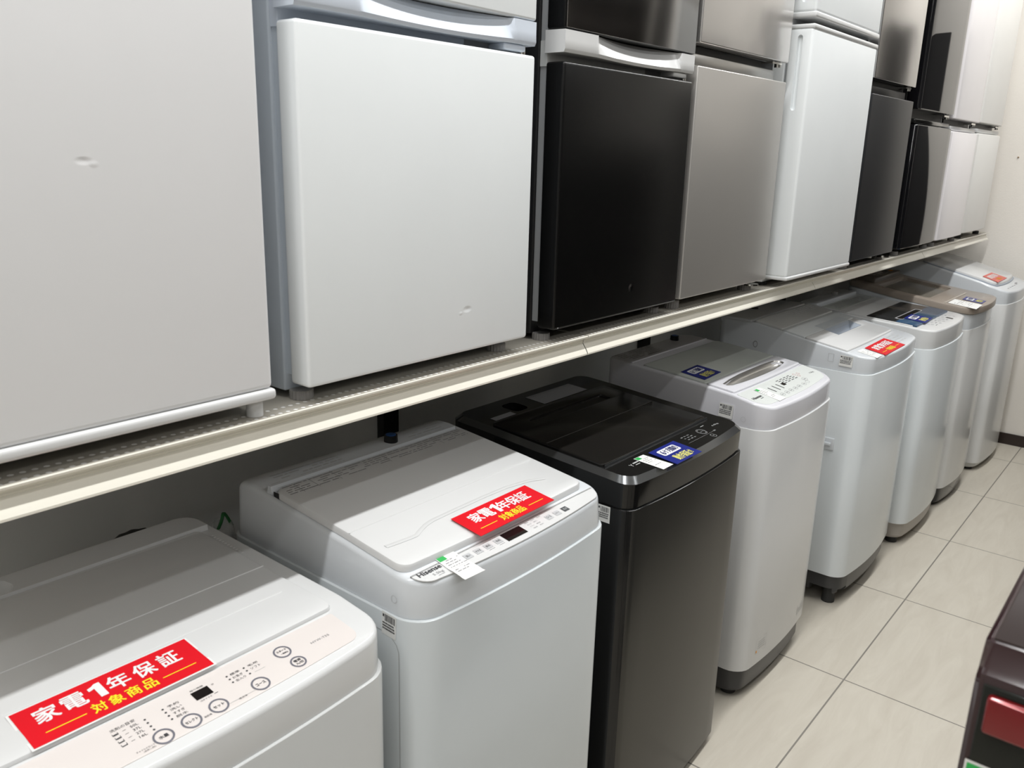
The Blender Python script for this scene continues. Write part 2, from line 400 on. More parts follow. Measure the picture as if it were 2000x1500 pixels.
sbox('wall_right', 3.3, 3.4, -2.5, 4.94, 0.0, 2.78, wall_mat('dark_grey_wallpaper', (0.16, 0.155, 0.15)))
sbox('wall_near', -1.1, 3.4, -2.6, -2.5, 0.0, 2.78, wall_mat('pale_grey_wallpaper', (0.66, 0.66, 0.65)))
sbox('dark_reflection_board', 0.07, 0.95, 4.915, 4.9395, 0.0, 2.05, mat('reflected_dark_brown_laminate', (0.022, 0.020, 0.018), 0.4))  # unseen dark slab added at the far wall to darken door reflections
sbox('baseboard_far', -0.935, 0.066, 4.930, 4.94, 0.0, 0.058, BASEBOARD)
def screw(y, z, x, label):
    t = thing('wall_screw', label, 'screw', (x, y, z)); mb = MB()
    n = 12
    for (r0, d0, r1, d1) in ((0.004, 0, 0.004, 0.004), (0.004, 0.004, 0.002, 0.006)):
        vs = [(x + r0 * math.cos(6.2832 * k / n), y - d0, z + r0 * math.sin(6.2832 * k / n)) for k in range(n)] + [(x + r1 * math.cos(6.2832 * k / n), y - d1, z + r1 * math.sin(6.2832 * k / n)) for k in range(n)]
        mb.add(vs, [(k, (k + 1) % n, n + (k + 1) % n, n + k) for k in range(n)] + [tuple(range(n, 2 * n))])
    mb.build('screw_head', SCREW, t)
screw(4.94, 1.454, -0.254, 'small brass-coloured screw sticking out of the cream far wall')

# ------------------------------------------------------------------ gondola shelving
t = thing('shelving_frame', 'grey steel shelving back with black slotted uprights behind the washing machines', 'shelving frame', (-0.90, 2.5, 0))
mb = MB(); mb.box(-0.925, -0.885, 0.0, 4.86, 0.0, 2.5); mb.build('back_panel', PANEL_DARK, t)
for y in (0.137, 1.318, 2.499, 3.681, 4.835):
    mb = MB(); mb.box(-0.885, -0.862, y - 0.024, y + 0.024, 0.0, 2.5); up = mb.build('upright', BLACK, t)
JO = [0.137, 1.318, 2.499, 3.681, 4.852]
ZS = 1.088
LIPO = [(-0.3090, 1.0880), (-0.3078, 1.0866), (-0.3082, 1.0840), (-0.3170, 1.0800), (-0.3205, 1.0755), (-0.3182, 1.0740), (-0.3205, 1.0725),
        (-0.3180, 1.0685), (-0.3110, 1.0590), (-0.3080, 1.0535), (-0.3080, 1.0505), (-0.3130, 1.0490), (-0.3200, 1.0490)]
LIP = LIPO + [(x - 0.0012, z + (0.0010 if z < 1.052 else 0.0)) for x, z in LIPO[::-1]]
LIP[-1] = (-0.3110, 1.0876); LIP[len(LIPO)] = (-0.3200, 1.0500)
SHL = ['shelf board nearest the camera, under the two white refrigerators at the left',
       'shelf board second from the camera, under the black-doored and stainless refrigerators',
       'shelf board third from the camera, under the tall white and charcoal refrigerators',
       'farthest shelf board, ending at the cream far wall']
for k in range(4):
    y0, y1 = JO[k] + 0.0015, JO[k + 1] - 0.0015
    t = thing('shelf_board', 'cream enamelled ' + SHL[k], 'shelf', (-0.6, (y0 + y1) / 2, 1.046), 'shelf boards of the refrigerator row')
    # perforated strip: two rows of round holes, then the plain deck
    mb = MB(); pitch = 0.0120; nn = int((y1 - y0 - 0.012) / pitch); ys = y0 + 0.006 + ((y1 - y0 - 0.012) - nn * pitch) / 2
    rows = [(-0.3350, 0.0, 0.0090), (-0.3155, 0.5, 0.0065)]
    xa = -0.3440
    for (cx, sh, hs) in rows:
        for q in range(nn):
            cy = ys + (q + 0.5) * pitch + (sh * pitch if q < nn - 1 else 0)
            a0 = ys + q * pitch + sh * pitch; a1 = a0 + pitch
            if q == nn - 1: a1 = min(a1, y1)
            cy = (a0 + a1) / 2
            sq = []
            for s_ in range(12):
                tt = 2 * math.pi * (s_ + 0.5) / 12; c_, s2 = math.cos(tt), math.sin(tt); mxx = max(abs(c_), abs(s2))
                sq.append((cx + hs * c_ / mxx, cy + (a1 - a0) / 2 * s2 / mxx, ZS))
            ci = [(cx + 0.0034 * math.cos(2 * math.pi * (s_ + 0.5) / 12), cy + 0.0034 * math.sin(2 * math.pi * (s_ + 0.5) / 12), ZS) for s_ in range(12)]
            mb.add(sq + ci, [(s_, (s_ + 1) % 12, 12 + (s_ + 1) % 12, 12 + s_) for s_ in range(12)])
            mb.add([(p_[0], p_[1], ZS - 0.0004) for p_ in ci], [tuple(range(12))], 1)  # pale disc paints in the brightness seen through each hole
            # square corners left open by the 12-gon
            for (dx, dy, i0) in ((1, 1, 1), (-1, 1, 4), (-1, -1, 7), (1, -1, 10)):
                p0 = sq[i0 - 1 if i0 != 0 else 11]; p1 = sq[i0]
                mb.add([p0, (cx + dx * hs, cy + dy * (a1 - a0) / 2, ZS), p1], [(0, 1, 2)])
        s0 = ys + sh * pitch
        mb.add([(cx - hs, y0, ZS), (cx + hs, y0, ZS), (cx + hs, s0, ZS), (cx - hs, s0, ZS)], [(0, 1, 2, 3)])
        s1 = min(ys + sh * pitch + nn * pitch, y1)
        mb.add([(cx - hs, s1, ZS), (cx + hs, s1, ZS), (cx + hs, y1, ZS), (cx - hs, y1, ZS)], [(0, 1, 2, 3)])
    mb.add([(-0.858, y0, ZS), (xa, y0, ZS), (xa, y1, ZS), (-0.858, y1, ZS)], [(0, 1, 2, 3)])
    mb.add([(-0.3260, y0, ZS), (-0.3220, y0, ZS), (-0.3220, y1, ZS), (-0.3260, y1, ZS)], [(0, 1, 2, 3)])
    mb.print('perforated_deck', [DECK, HOLE_LIGHT], t)
    mb = MB()
    vs = [(x, y0, z) for x, z in LIP] + [(x, y1, z) for x, z in LIP]; n = len(LIP)
    mb.add(vs, [(q, (q + 1) % n, n + (q + 1) % n, n + q) for q in range(n)] + [tuple(range(n)), tuple(range(2 * n - 1, n - 1, -1))])
    mb.build('front_lip', CREAM, t, 25)
    mb = MB(); mb.box(-0.858, -0.850, y0, y1, 1.05, 1.086)
    for yy in (y0 + 0.004, y1 - 0.004): mb.box(-0.850, -0.325, yy - 0.002, yy + 0.002, 1.052, 1.086)
    mb.box(-0.62, -0.60, y0, y1, 1.066, 1.0865)
    mb.build('under_frame', CREAM, t)

# ------------------------------------------------------------------ refrigerators
def foot(parent, x, y, r, z1, m, ribs=1, name='foot'):
    mb = MB(); mb.cyl((x, y), r, ZS + 0.0003, z1, 36 if ribs else 24, ribs=ribs); return mb.build(name, m, parent, 50 if not ribs else 20)
def door(name, x0, x1, y0, y1, z0, z1, m, parent, r=0.006, ry=None):
    return rbox(name, x0, x1, y0, y1, z0, z1, m, parent, r, 4)
def cabinet(parent, x0, x1, y0, y1, z0, z1, m):
    return rbox('cabinet', x0, x1, y0, y1, z0, z1, m, parent, 0.003, 2)

# A: white fridge cut by the left edge of the frame
f = thing('refrigerator', 'matte white refrigerator at the far left edge, with a dented door and round white foot', 'refrigerator', (-0.55, 0.36, ZS), 'refrigerators on the shelf')
cabinet(f, -0.84, -0.355, 0.10, 0.606, 1.1048, 2.2, FR_WHITE_N)
d_ = door('door', -0.350, -0.310, 0.09, 0.6138, 1.1245, 2.2, dent_mat('dented_matte_white_paint', FR_WHITE_N, [(0, 0.404 - 0.36, 1.4035 - ZS, 1.0, 2.2, 0.011, 0.0006), (0, 0.414 - 0.36, 1.4004 - ZS, 1.0, 1.6, 0.007, -0.0003)]), f, 0.008)
rbox('door_bottom_trim', -0.350, -0.3065, 0.088, 0.616, 1.1114, 1.1255, WHITE, f, 0.005, 4)
foot(f, -0.330, 0.597, 0.0105, 1.1109, WHITE, 0)
foot(f, -0.330, 0.16, 0.0105, 1.1109, WHITE, 0)

def twin(label, X, y0, y1, col_door, col_up, col_cab, col_cap, strip, dents=None, cab_side=None):
    """two-door fridge whose upper door ends in a scooped grip"""
    f = thing('refrigerator', label, 'refrigerator', (-0.6, (y0 + y1) / 2, ZS), 'refrigerators on the shelf')
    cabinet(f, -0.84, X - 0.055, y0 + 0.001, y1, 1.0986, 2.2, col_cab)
    mb = MB(); mb.box(X - 0.055, X - 0.041, y0 + 0.006, y1 - 0.008, 1.1232, 1.5631); mb.box(X - 0.055, X - 0.041, y0 + 0.006, y1 - 0.008, 1.6040, 2.19)
    mb.build('door_gasket', strip, f)
    o = door('lower_door', X - 0.040, X, y0, y1, 1.1130, 1.5697, col_door, f, 0.005)
    if dents: o.data.materials[0] = dent_mat('dented_' + col_door.name, col_door, [(0, a - (y0 + y1) / 2, b - ZS, sy, sz, r, d) for a, b, sy, sz, r, d in dents])
    if col_up is STEEL3:        # black-edged door with a steel face
        u_ = door('upper_door', X - 0.040, X - 0.0008, y0, y1, 1.6209, 2.2, BLACK_SAT, f, 0.004)
        rbox('steel_face', X - 0.0012, X, y0 + 0.003, y1 - 0.001, 1.6225, 2.19, col_up, u_, 0.0004, 1)
    else: door('upper_door', X - 0.040, X, y0, y1, 1.6209, 2.2, col_up, f, 0.004)
    # scooped grip strip under the upper door
    n = 40; vs = []
    n = 60; y2 = lambda t_: y0 + (y1 - y0) * t_
    for k in range(n + 1):
        tt = k / n; y = y2(tt)
        a = (tt - 0.22) / 0.66; a = math.sin(math.pi * min(max(a, 0), 1)); b = 1.0 if 0.22 < tt < 0.88 else 0.0
        d = 0.026 * b * (0.25 + 0.75 * a)
        vs += [(X - 0.042, y, 1.6198), (X - 0.0005 - d, y, 1.6193), (X - 0.0005 - d * 0.42, y, 1.6035 - 0.003 * a),
               (X, y, 1.5895 - 0.0035 * a), (X - 0.0025, y, 1.5840 - 0.0030 * a), (X - 0.042, y, 1.5835)]
    fs = [(k * 6 + q, k * 6 + (q + 1) % 6, (k + 1) * 6 + (q + 1) % 6, (k + 1) * 6 + q) for k in range(n) for q in range(6)] + [tuple(range(6)), tuple(range(n * 6 + 5, n * 6 - 1, -1))]
    mk('grip_strip', vs, fs, col_cap, f, 28)
    # recess between the doors, rating plate, hinge
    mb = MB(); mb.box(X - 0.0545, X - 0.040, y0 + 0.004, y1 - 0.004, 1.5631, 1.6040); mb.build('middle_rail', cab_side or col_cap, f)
    mb = MB(); mb.box(X - 0.040, X - 0.0395, y1 - 0.125, y1 - 0.07, 1.5707, 1.5881); mb.build('rating_plate', INK_GREY, f)
    h = rbox('hinge', X - 0.040, X - 0.006, y1 - 0.070, y1 - 0.018, 1.5733, 1.5840, col_cap, f, 0.003, 2)
    mb = MB(); mb.cyl((X - 0.012, y1 - 0.020), 0.005, 1.5697, 1.5866, 16); mb.build('hinge_pin', CHROME, h)
    foot(f, X - 0.044, y0 + 0.020, 0.0165, 1.1007, GREY_FOOT)
    foot(f, X - 0.044, y1 - 0.03, 0.0165, 1.1007, GREY_FOOT)
    return f
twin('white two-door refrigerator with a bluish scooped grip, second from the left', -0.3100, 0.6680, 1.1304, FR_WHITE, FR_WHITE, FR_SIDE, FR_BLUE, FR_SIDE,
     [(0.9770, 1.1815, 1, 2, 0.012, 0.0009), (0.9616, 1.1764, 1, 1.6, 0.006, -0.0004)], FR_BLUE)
fb = twin('refrigerator with a scuffed satin black lower door and white grip below dark stainless', -0.3100, 1.2082, 1.6552, BLACK_SAT, STEEL3, BLACK, WHITE, GASKET,
     [(1.4629, 1.1641, 1, 1, 0.010, 0.0012)], LIDGREY)
mb = MB(); fn = front_fn(-0.3102)
for a, b, w_, h_ in ((1.2133, 1.1176, 0.004, 0.007), (1.2194, 1.1150, 0.003, 0.003), (1.2736, 1.4403, 0.003, 0.002), (1.6368, 1.3278, 0.003, 0.0025), (1.2757, 1.4250, 0.0012, 0.004)):
    vs = [fn(a, b), fn(a + w_, b + h_ * 0.2), fn(a + w_ * 0.7, b + h_), fn(a + w_ * 0.1, b + h_ * 0.8)]; mb = MB(); mb.add(vs, [(0, 1, 2, 3)]); mb.print('paint_chip', INK_PALE, fb)

def slim(label, X, y0, y1, zl, zu, zs, col_low, col_up, col_cab, strip_col, feet):
    """flat two-door fridge with a shadow gap, hinge in the gap"""
    f = thing('refrigerator', label, 'refrigerator', (-0.6, (y0 + y1) / 2, ZS), 'refrigerators on the shelf')
    cabinet(f, -0.84, X - 0.045, y0 + 0.002, y1 - 0.001, 1.1048, 2.2, col_cab)
    mb = MB(); mb.box(X - 0.045, X - 0.036, y0 + 0.008, y1 - 0.008, 1.1232, zl - 0.01); mb.build('door_gasket', GASKET, f)
    door('lower_door', X - 0.036, X, y0, y1, 1.1155, zl, col_low, f, 0.003)
    door('upper_door', X - 0.036, X, y0, y1, zu, 2.2, col_up, f, 0.003)
    st_ = rbox('top_rail', X - 0.044, X - 0.022, y0 + 0.004, y1 - 0.030, zl + 0.001, zs, strip_col, f, 0.002, 2)
    mb = MB(); mb.box(X - 0.0445, X - 0.038, y0 + 0.003, y1 - 0.004, zs, zu); mb.build('shadow_gap', BLACK, f)
    h = MB(); h.box(X - 0.044, X - 0.008, y1 - 0.075, y1 - 0.020, zu - 0.0065, zu - 0.0025); h.cyl((X - 0.018, y1 - 0.022), 0.008, zu - 0.012, zu - 0.001, 14)
    h.build('hinge', CHROME, f)
    for yy in feet: foot(f, X - 0.040, yy, 0.017, 1.1063, GREY_FOOT)
    return f
f4 = slim('brushed stainless refrigerator between the black-doored one and the tall white one', -0.3100, 1.6736, 2.1309, 1.6025, 1.6470, 1.6285, STEEL, STEEL2, SATIN, SATIN, (1.709, 2.092))
mb = MB(); mb.cyl((-0.333, 2.092), 0.020, 1.1027, 1.1063, 20); mb.build('foot_washer', CHROME, f4)

# tall white fridge with vertical finger groove in the side of its doors
X = -0.2773; y0, y1 = 2.1872, 2.6751
f = thing('refrigerator', 'tall white refrigerator with a vertical finger groove in its door side', 'refrigerator', (-0.6, 2.431, ZS), 'refrigerators on the shelf')
cabinet(f, -0.84, X - 0.067, y0 + 0.002, y1, 1.0986, 2.25, FR_WHITE)
def grooved(name, z0, z1, g0, g1):
    o = door(name, X - 0.062, X, y0, y1, z0, z1, FR_WHITE, f, 0.007)
    poly = []
    for k in range(9): t_ = math.pi * k / 8; poly.append((X - 0.033 + 0.0085 * math.cos(t_), g1 - 0.0085 + 0.0085 * math.sin(t_)))
    for k in range(9): t_ = math.pi + math.pi * k / 8; poly.append((X - 0.033 + 0.0085 * math.cos(t_), g0 + 0.0085 + 0.0085 * math.sin(t_)))
    n = len(poly); cz = (g0 + g1) / 2
    vs = [(p[0], y0 - 0.01, p[1]) for p in poly] + [(X - 0.033 + (p[0] - X + 0.033) * 0.6, y0 + 0.010, cz + (p[1] - cz) * 0.97) for p in poly]
    carve(o, vs, [tuple(range(n)), tuple(range(2 * n - 1, n - 1, -1))] + [(k, n + k, n + (k + 1) % n, (k + 1) % n) for k in range(n)])
    return o
lo = grooved('lower_door', 1.1170, 1.7339, 1.5375, 1.7196); upd = grooved('upper_door', 1.7697, 2.25, 1.7912, 1.9620)
rbox('door_top_trim', X - 0.063, X + 0.002, y0 - 0.001, y1 + 0.001, 1.7314, 1.7431, WHITE, lo, 0.004, 3)
rbox('door_bottom_trim', X - 0.063, X + 0.002, y0 - 0.001, y1 + 0.001, 1.1094, 1.1196, WHITE, lo, 0.004, 3)
rbox('door_bottom_trim', X - 0.063, X + 0.002, y0 - 0.001, y1 + 0.001, 1.7574, 1.7713, WHITE, upd, 0.004, 3)
mb = MB(); mb.box(X - 0.067, X - 0.058, y0 + 0.008, y1 - 0.008, 1.1232, 2.2); mb.build('door_gasket', GASKET, f)
for yy in (2.22, 2.64): foot(f, -0.36, yy, 0.016, 1.0997, DARK_FOOT)

f6 = slim('charcoal refrigerator with a mirror-like steel upper door, beside the tall white one', -0.2885, 2.7242, 3.1529, 1.6147, 1.6582, 1.6408, CHAR_STEEL, STEEL3, BLACK, CHAR_STEEL, (2.762, 3.125))
mb = MB(); mb.cyl((-0.308, 3.120), 0.022, 1.0986, 1.1048, 20); mb.build('foot_washer', CHROME, f6)

def bowed(label, X, y0, y1, zl, zu, col, col_cab, rail, feet_m, bow=0.010, x_cab=-0.84, hinge=CHROME):
    f = thing('refrigerator', label, 'refrigerator', (-0.6, (y0 + y1) / 2, ZS), 'refrigerators on the shelf')
    hw = (y1 - y0) / 2; yc = (y0 + y1) / 2
    cabinet(f, x_cab, X - 0.052, y0 + 0.002, y1 - 0.002, 1.1027, 2.2, col_cab)
    st = stations(X - 0.050, X, hw, 0.004, 0.012, bow)
    e = 0.003
    lo = slab('lower_door', st, yc, [(e, 1.1155), (0, 1.1155 + e), (0, zl - e), (e * 0.4, zl - e * 0.4), (e, zl)], col, f)
    slab('upper_door', st, yc, [(e, zu), (0, zu + e), (0, 2.2)], col, f)
    rbox('middle_rail', X - 0.052, X - 0.016, y0 + 0.004, y1 - 0.004, zl + 0.004, zl + 0.020, rail, f, 0.003, 2)
    mb = MB(); mb.box(X - 0.052, X - 0.014, y1 - 0.10, y1 - 0.03, zu - 0.010, zu - 0.004); mb.cyl((X - 0.022, y1 - 0.035), 0.008, zu - 0.016, zu - 0.001, 14); mb.build('hinge', hinge, f)
    mb = MB(); mb.box(X - 0.052, X - 0.046, y0 + 0.006, y1 - 0.006, zl + 0.02, zu); mb.build('shadow_gap', BLACK, f)
    for yy in (y0 + 0.05, y1 - 0.04): foot(f, X - 0.035, yy, 0.014, 1.1032, feet_m)
    return f
bowed('mirror-gloss black refrigerator beside the charcoal one', -0.2885, 3.2531, 3.7288, 1.5462, 1.5968, BLACK_GLASS, BLACK_GLOSS, BLACK_GLOSS, GREY_FOOT, 0.004)
bowed('glossy rosy-white refrigerator next to the mirror-gloss black one', -0.2885, 3.7503, 4.1800, 1.5395, 1.5856, FR_PINKW, LIDGREY, WHITE, GREY_FOOT, 0.004)
bowed('warm white refrigerator at the far end of the shelf by the wall', -0.2998, 4.2608, 4.7119, 1.5467, 1.5907, FR_IVORY, FR_IVORY, WHITE, DARK_FOOT, 0.006)

# ------------------------------------------------------------------ washing machines
BRK = {}; SKIRT = {}; CAB = {}
def washer(label, y0, y1, xr, xf, prof, seam, body_m, cover_m, skirt_m, rf=0.045, bow=0.018, rim=0.012, rimseg=4, skirt=(0.022, 0.085), zb=None, inset=0.0045, rr=0.03):
    yc = (y0 + y1) / 2; hw = (y1 - y0) / 2
    t = thing('washing_machine', label, 'washing machine', ((xr + xf) / 2, yc, 0), 'washing machines on the floor')
    h = interp(prof); brk = [p[0] for p in prof]; BRK[h] = brk
    stb = stations(xr, xf, hw, rr, rf, bow, brk)
    zb = skirt[1]
    # cabinet with a small lip at the seam
    CAB[t] = slab('cabinet', stb, yc, [(0.0, zb), (0.0, seam - 0.0030), (0.0004, seam - 0.0016), (0.0014, seam - 0.0008), (0.0060, seam - 0.0006)], body_m, t)
    lv = [(0.0062, seam - 0.0010), (0.0042, seam - 0.0002), (0.0040, seam + 0.003), (inset, lambda x: h(x) - rim)]
    for k in range(1, rimseg + 1):
        a = math.pi / 2 * k / rimseg
        lv.append((inset + rim * (1 - math.cos(a)), (lambda s: (lambda x: h(x) - rim + rim * s))(math.sin(a))))
    cov = slab('top_cover', stb, yc, lv, cover_m, t, 40 if rimseg > 1 else 20)
    sts = stations(xr + 0.02, xf - 0.010, hw - 0.008, rr, rf, bow)
    skirt_o = slab('base_skirt', sts, yc, [(0.006, skirt[0]), (0.0, skirt[0] + 0.01), (0, zb + 0.002)], skirt_m, t)
    for sx in (xr + 0.06, xf - 0.065):
        for sy in (y0 + 0.050, y1 - 0.050):
            mb = MB(); mb.cyl((sx, sy), 0.021, 0.0, skirt[0] + 0.012, 20, r2=0.018); mb.build('foot', DARK_FOOT, t)
    SKIRT[t] = skirt_o
    return t, h, cov, yc, hw
def lid(name, x0, x1, y0, y1, h, t_, m, parent, r=0.012, bow=0.0, bev=0.003, base=0.0004, angle=35):
    st = stations(x0, x1, (y1 - y0) / 2, min(r, 0.02), r, bow, BRK.get(h, ()))
    return slab(name, st, (y0 + y1) / 2, [(0, lambda x: h(x) + base), (0, lambda x: h(x) + t_ - bev), (bev * 0.3, lambda x: h(x) + t_ - bev * 0.3), (bev, lambda x: h(x) + t_)], m, parent, angle)
def ridge(name, x, y0, y1, h, wd, hh, m, parent, base=0.0):
    mb = MB(); z = h(x) + base
    vs = [(x - wd, y0, z), (x - wd * 0.5, y0, z + hh), (x + wd * 0.5, y0, z + hh), (x + wd, y0, z), (x - wd, y1, z), (x - wd * 0.5, y1, z + hh), (x + wd * 0.5, y1, z + hh), (x + wd, y1, z)]
    mb.add(vs, [(0, 1, 5, 4), (1, 2, 6, 5), (2, 3, 7, 6), (0, 3, 2, 1), (4, 5, 6, 7), (0, 4, 7, 3)])
    return mb.build(name, m, parent, 20)
def inlet(parent, x, y, z, blue=True, m=None):
    mb = MB(); mb.cyl((x, y), 0.0135, z - 0.004, z + 0.013, 20, r2=0.0125); o = mb.build('inlet_cap', m or BLACK, parent)
    if blue:
        mb = MB(); mb.cyl((x, y), 0.0095, z + 0.0128, z + 0.0142, 18); mb.build('cap_plug', CAP_BLUE, o)
def tiny_print(mb, fn, u0, u1, v0, v1, rows, seed, i=0, dens=0.8):
    rnd = random.Random(seed); hv = (v1 - v0) / rows
    for r_ in range(rows):
        u = u0 + rnd.uniform(0, 0.004); vv = v0 + hv * (r_ + 0.5)
        while u < u1:
            l = rnd.uniform(0.006, 0.022)
            if rnd.random() < dens: bar(mb, fn, u, min(u + l, u1), vv - hv * 0.18, vv + hv * 0.18, i)
            u += l + rnd.uniform(0.001, 0.005)

# ---- nearest machine, bottom left
t1, h1, c1, _, _ = washer('nearest white washing machine at the bottom left, with round-ringed buttons on a pinkish panel', 0.185, 0.682, -0.665, -0.152,
    [(-0.665, 0.825), (-0.27, 0.822), (-0.215, 0.816), (-0.178, 0.811), (-0.155, 0.803)], 0.753, WHITE_STEEL, WHITE, DARK_SKIRT, rf=0.042, bow=0.014, rim=0.006)
carve(c1, *prism([(-0.622 + 0.045 * math.cos(a * math.pi / 8) * 1.0, 0.335 + 0.055 * math.sin(a * math.pi / 8)) for a in range(16)], 0.800, 0.84, 0.12))
inlet(t1, -0.625, 0.335, 0.802, False, LIDGREY)
L1 = lid('lid', -0.581, -0.2455, 0.205, 0.647, h1, 0.0060, WHITE, t1, 0.010, 0.003, 0.0035)
ridge('hinge_ridge', -0.5845, 0.205, 0.664, h1, 0.0032, 0.0085, WHITE, t1)
ridge('fold_line', -0.406, 0.206, 0.646, h1, 0.0012, 0.0010, WHITE, L1, 0.0060)
ridge('crease', -0.3255, 0.25, 0.62, h1, 0.0010, 0.0006, WHITE, L1, 0.0060)
mb = MB()
for k in range(12): x_ = -0.556 + 0.083 * k / 11; bar(mb, top_fn(h1, 0.0005), 0.6535, 0.6575, -x_ - 0.0016, -x_ + 0.0016)
mb.print('vent_slots', INK_WHITE, t1)
p1 = slab('control_panel', stations(-0.2425, -0.1745, 0.2155, 0.004, 0.016, 0.006), 0.4225, [(0, lambda x: h1(x) - 0.0005), (0, lambda x: h1(x) + 0.0007)], PINK, t1)
fn = top_fn(h1, 0.0011)
RG = []
for nm, x_, y_ in (('start', -0.218, 0.543), ('power', -0.191, 0.547), ('course', -0.188, 0.491), ('set', -0.188, 0.436), ('select', -0.187, 0.402), ('water', -0.186, 0.369)):
    r_ = 0.0112 if nm != 'power' else 0.0100
    mb = MB(); ring(mb, fn, y_, -x_, r_ - 0.0021, r_ + 0.0001); rg = mb.print('button_ring', RING, p1); RG.append(rg)
RI = {'スタート': 0, '一時停止': 0, '電源': 1, '入/切': 1, 'コース': 2, 'セット': 3, 'セレクト': 4, '水量': 5}
for txt, x_, y_, wd, ht in (('スタート', -0.2205, 0.543, 0.0135, 0.0036), ('一時停止', -0.2145, 0.544, 0.010, 0.0026), ('電源', -0.1937, 0.547, 0.0095, 0.0040), ('入/切', -0.1883, 0.547, 0.0105, 0.0040),
                            ('コース', -0.188, 0.491, 0.0125, 0.0042), ('セット', -0.188, 0.436, 0.0130, 0.0042), ('セレクト', -0.187, 0.402, 0.0145, 0.0042), ('水量', -0.186, 0.369, 0.0105, 0.0048)):
    mb = MB(); text(mb, txt, fn, y_, -x_, wd, ht, 0.012); mb.print('button_lettering', INK_DARK, RG[RI[txt]])
mb = MB(); text(mb, 'HYW-T55', fn, 0.5935, 0.2085, 0.028, 0.0036); mb.print('model_lettering', INK_GREY, p1)
mb = MB()
for x_, a, b in ((-0.223, '標準', '毛布'), (-0.2165, 'お急ぎ', 'ソフト'), (-0.210, '念入り', '')):
    disc(mb, fn, 0.4685, -x_, 0.0013); disc(mb, fn, 0.4915, -x_, 0.0013)
    text(mb, a, fn, 0.479, -x_, 0.0135 if len(a) > 2 else 0.0125, 0.0040, 0.01)
    if b: text(mb, b, fn, 0.5035, -x_, 0.0135, 0.0040, 0.01)
mb.print('course_lettering', INK_DARK, p1); mb = MB()
for x_, a in ((-0.222, '予約'), (-0.2155, '洗い'), (-0.209, 'すすぎ'), (-0.2025, '脱水')):
    disc(mb, fn, 0.388, -x_, 0.0013); text(mb, a, fn, 0.400, -x_, 0.0135, 0.0040, 0.01)
mb.print('step_lettering', INK_DARK, p1); mb = MB()
for x_, a in ((-0.2205, '50L'), (-0.214, '37L'), (-0.2075, '27L'), (-0.201, '16L')):
    disc(mb, fn, 0.3665, -x_, 0.0013); text(mb, a, fn, 0.3545, -x_, 0.0085, 0.0036, 0.01)
    bar(mb, fn, 0.3415, 0.3455, -x_ - 0.0002, -x_ + 0.0002)
    for dy in (-0.0028, 0.0028): bar(mb, fn, 0.334 + dy - 0.0003, 0.334 + dy + 0.0003, -x_ - 0.0018, -x_ + 0.0018)
    bar(mb, fn, 0.3312, 0.3368, -x_ - 0.0018, -x_ - 0.0012)
    bar(mb, fn, 0.3318, 0.3362, -x_ - 0.0012, -x_ - 0.0012 + 0.0008 * (0.8 + (-x_ - 0.2) * 60))
text(mb, '洗剤の目安', fn, 0.345, 0.2275, 0.027, 0.0046, 0.008)
mb.print('water_level_lettering', INK_DARK, p1); mb = MB()
text(mb, '残り時間', fn, 0.432, 0.2278, 0.016, 0.0030); text(mb, '分', fn, 0.4495, 0.2225, 0.003, 0.003)
text(mb, '注水すすぎ', fn, 0.432, 0.2065, 0.015, 0.0024); bar(mb, fn, 0.4425, 0.4475, 0.2073, 0.2079)
mb.print('time_lettering', INK_DARK, p1); mb = MB()
text(mb, '風乾燥', fn, 0.419, 0.1822, 0.009, 0.0028); mb.print('dry_lettering', INK_DARK, p1); mb = MB(); text(mb, '槽洗浄', fn, 0.4635, 0.1822, 0.011, 0.0028)
mb.print('tub_clean_lettering', INK_DARK, p1); mb = MB()
text(mb, 'チャイルドロック', fn, 0.347, 0.1825, 0.020, 0.0026); text(mb, '(長押し3秒)', fn, 0.350, 0.1790, 0.013, 0.0024)
mb.print('child_lock_lettering', INK_DARK, p1)
for u0_, u1_, v_ in ((0.446, 0.458, 0.1826), (0.469, 0.481, 0.1826), (0.497, 0.512, 0.2088)):
    mb = MB(); bar(mb, fn, u0_, u1_, v_, v_ + 0.0004); mb.print('panel_line', INK_PALE, p1)
mb = MB(); bar(mb, fn, 0.4225, 0.4435, 0.2100, 0.2245); mb.print('display', DISPLAY, p1)
# drain hose looped behind
mb = MB(); n = 28
for k in range(n):
    a = math.pi * 1.2 * k / (n - 1) - 0.3; cy, cz = 0.612 + 0.060 * math.cos(a), 0.716 + 0.062 * math.sin(a)
    for q in range(8):
        b = 2 * math.pi * q / 8; r_ = 0.013 * (1 + 0.12 * (k % 2)); mb.v.append((-0.735 + r_ * math.sin(b), cy + r_ * math.cos(b) * math.cos(a), cz + r_ * math.cos(b) * math.sin(a)))
for k in range(n - 1):
    for q in range(8): mb.f.append((k * 8 + q, k * 8 + (q + 1) % 8, (k + 1) * 8 + (q + 1) % 8, (k + 1) * 8 + q)); mb.mi.append(0)
mb.build('drain_hose', DARK_FOOT, t1, 60)

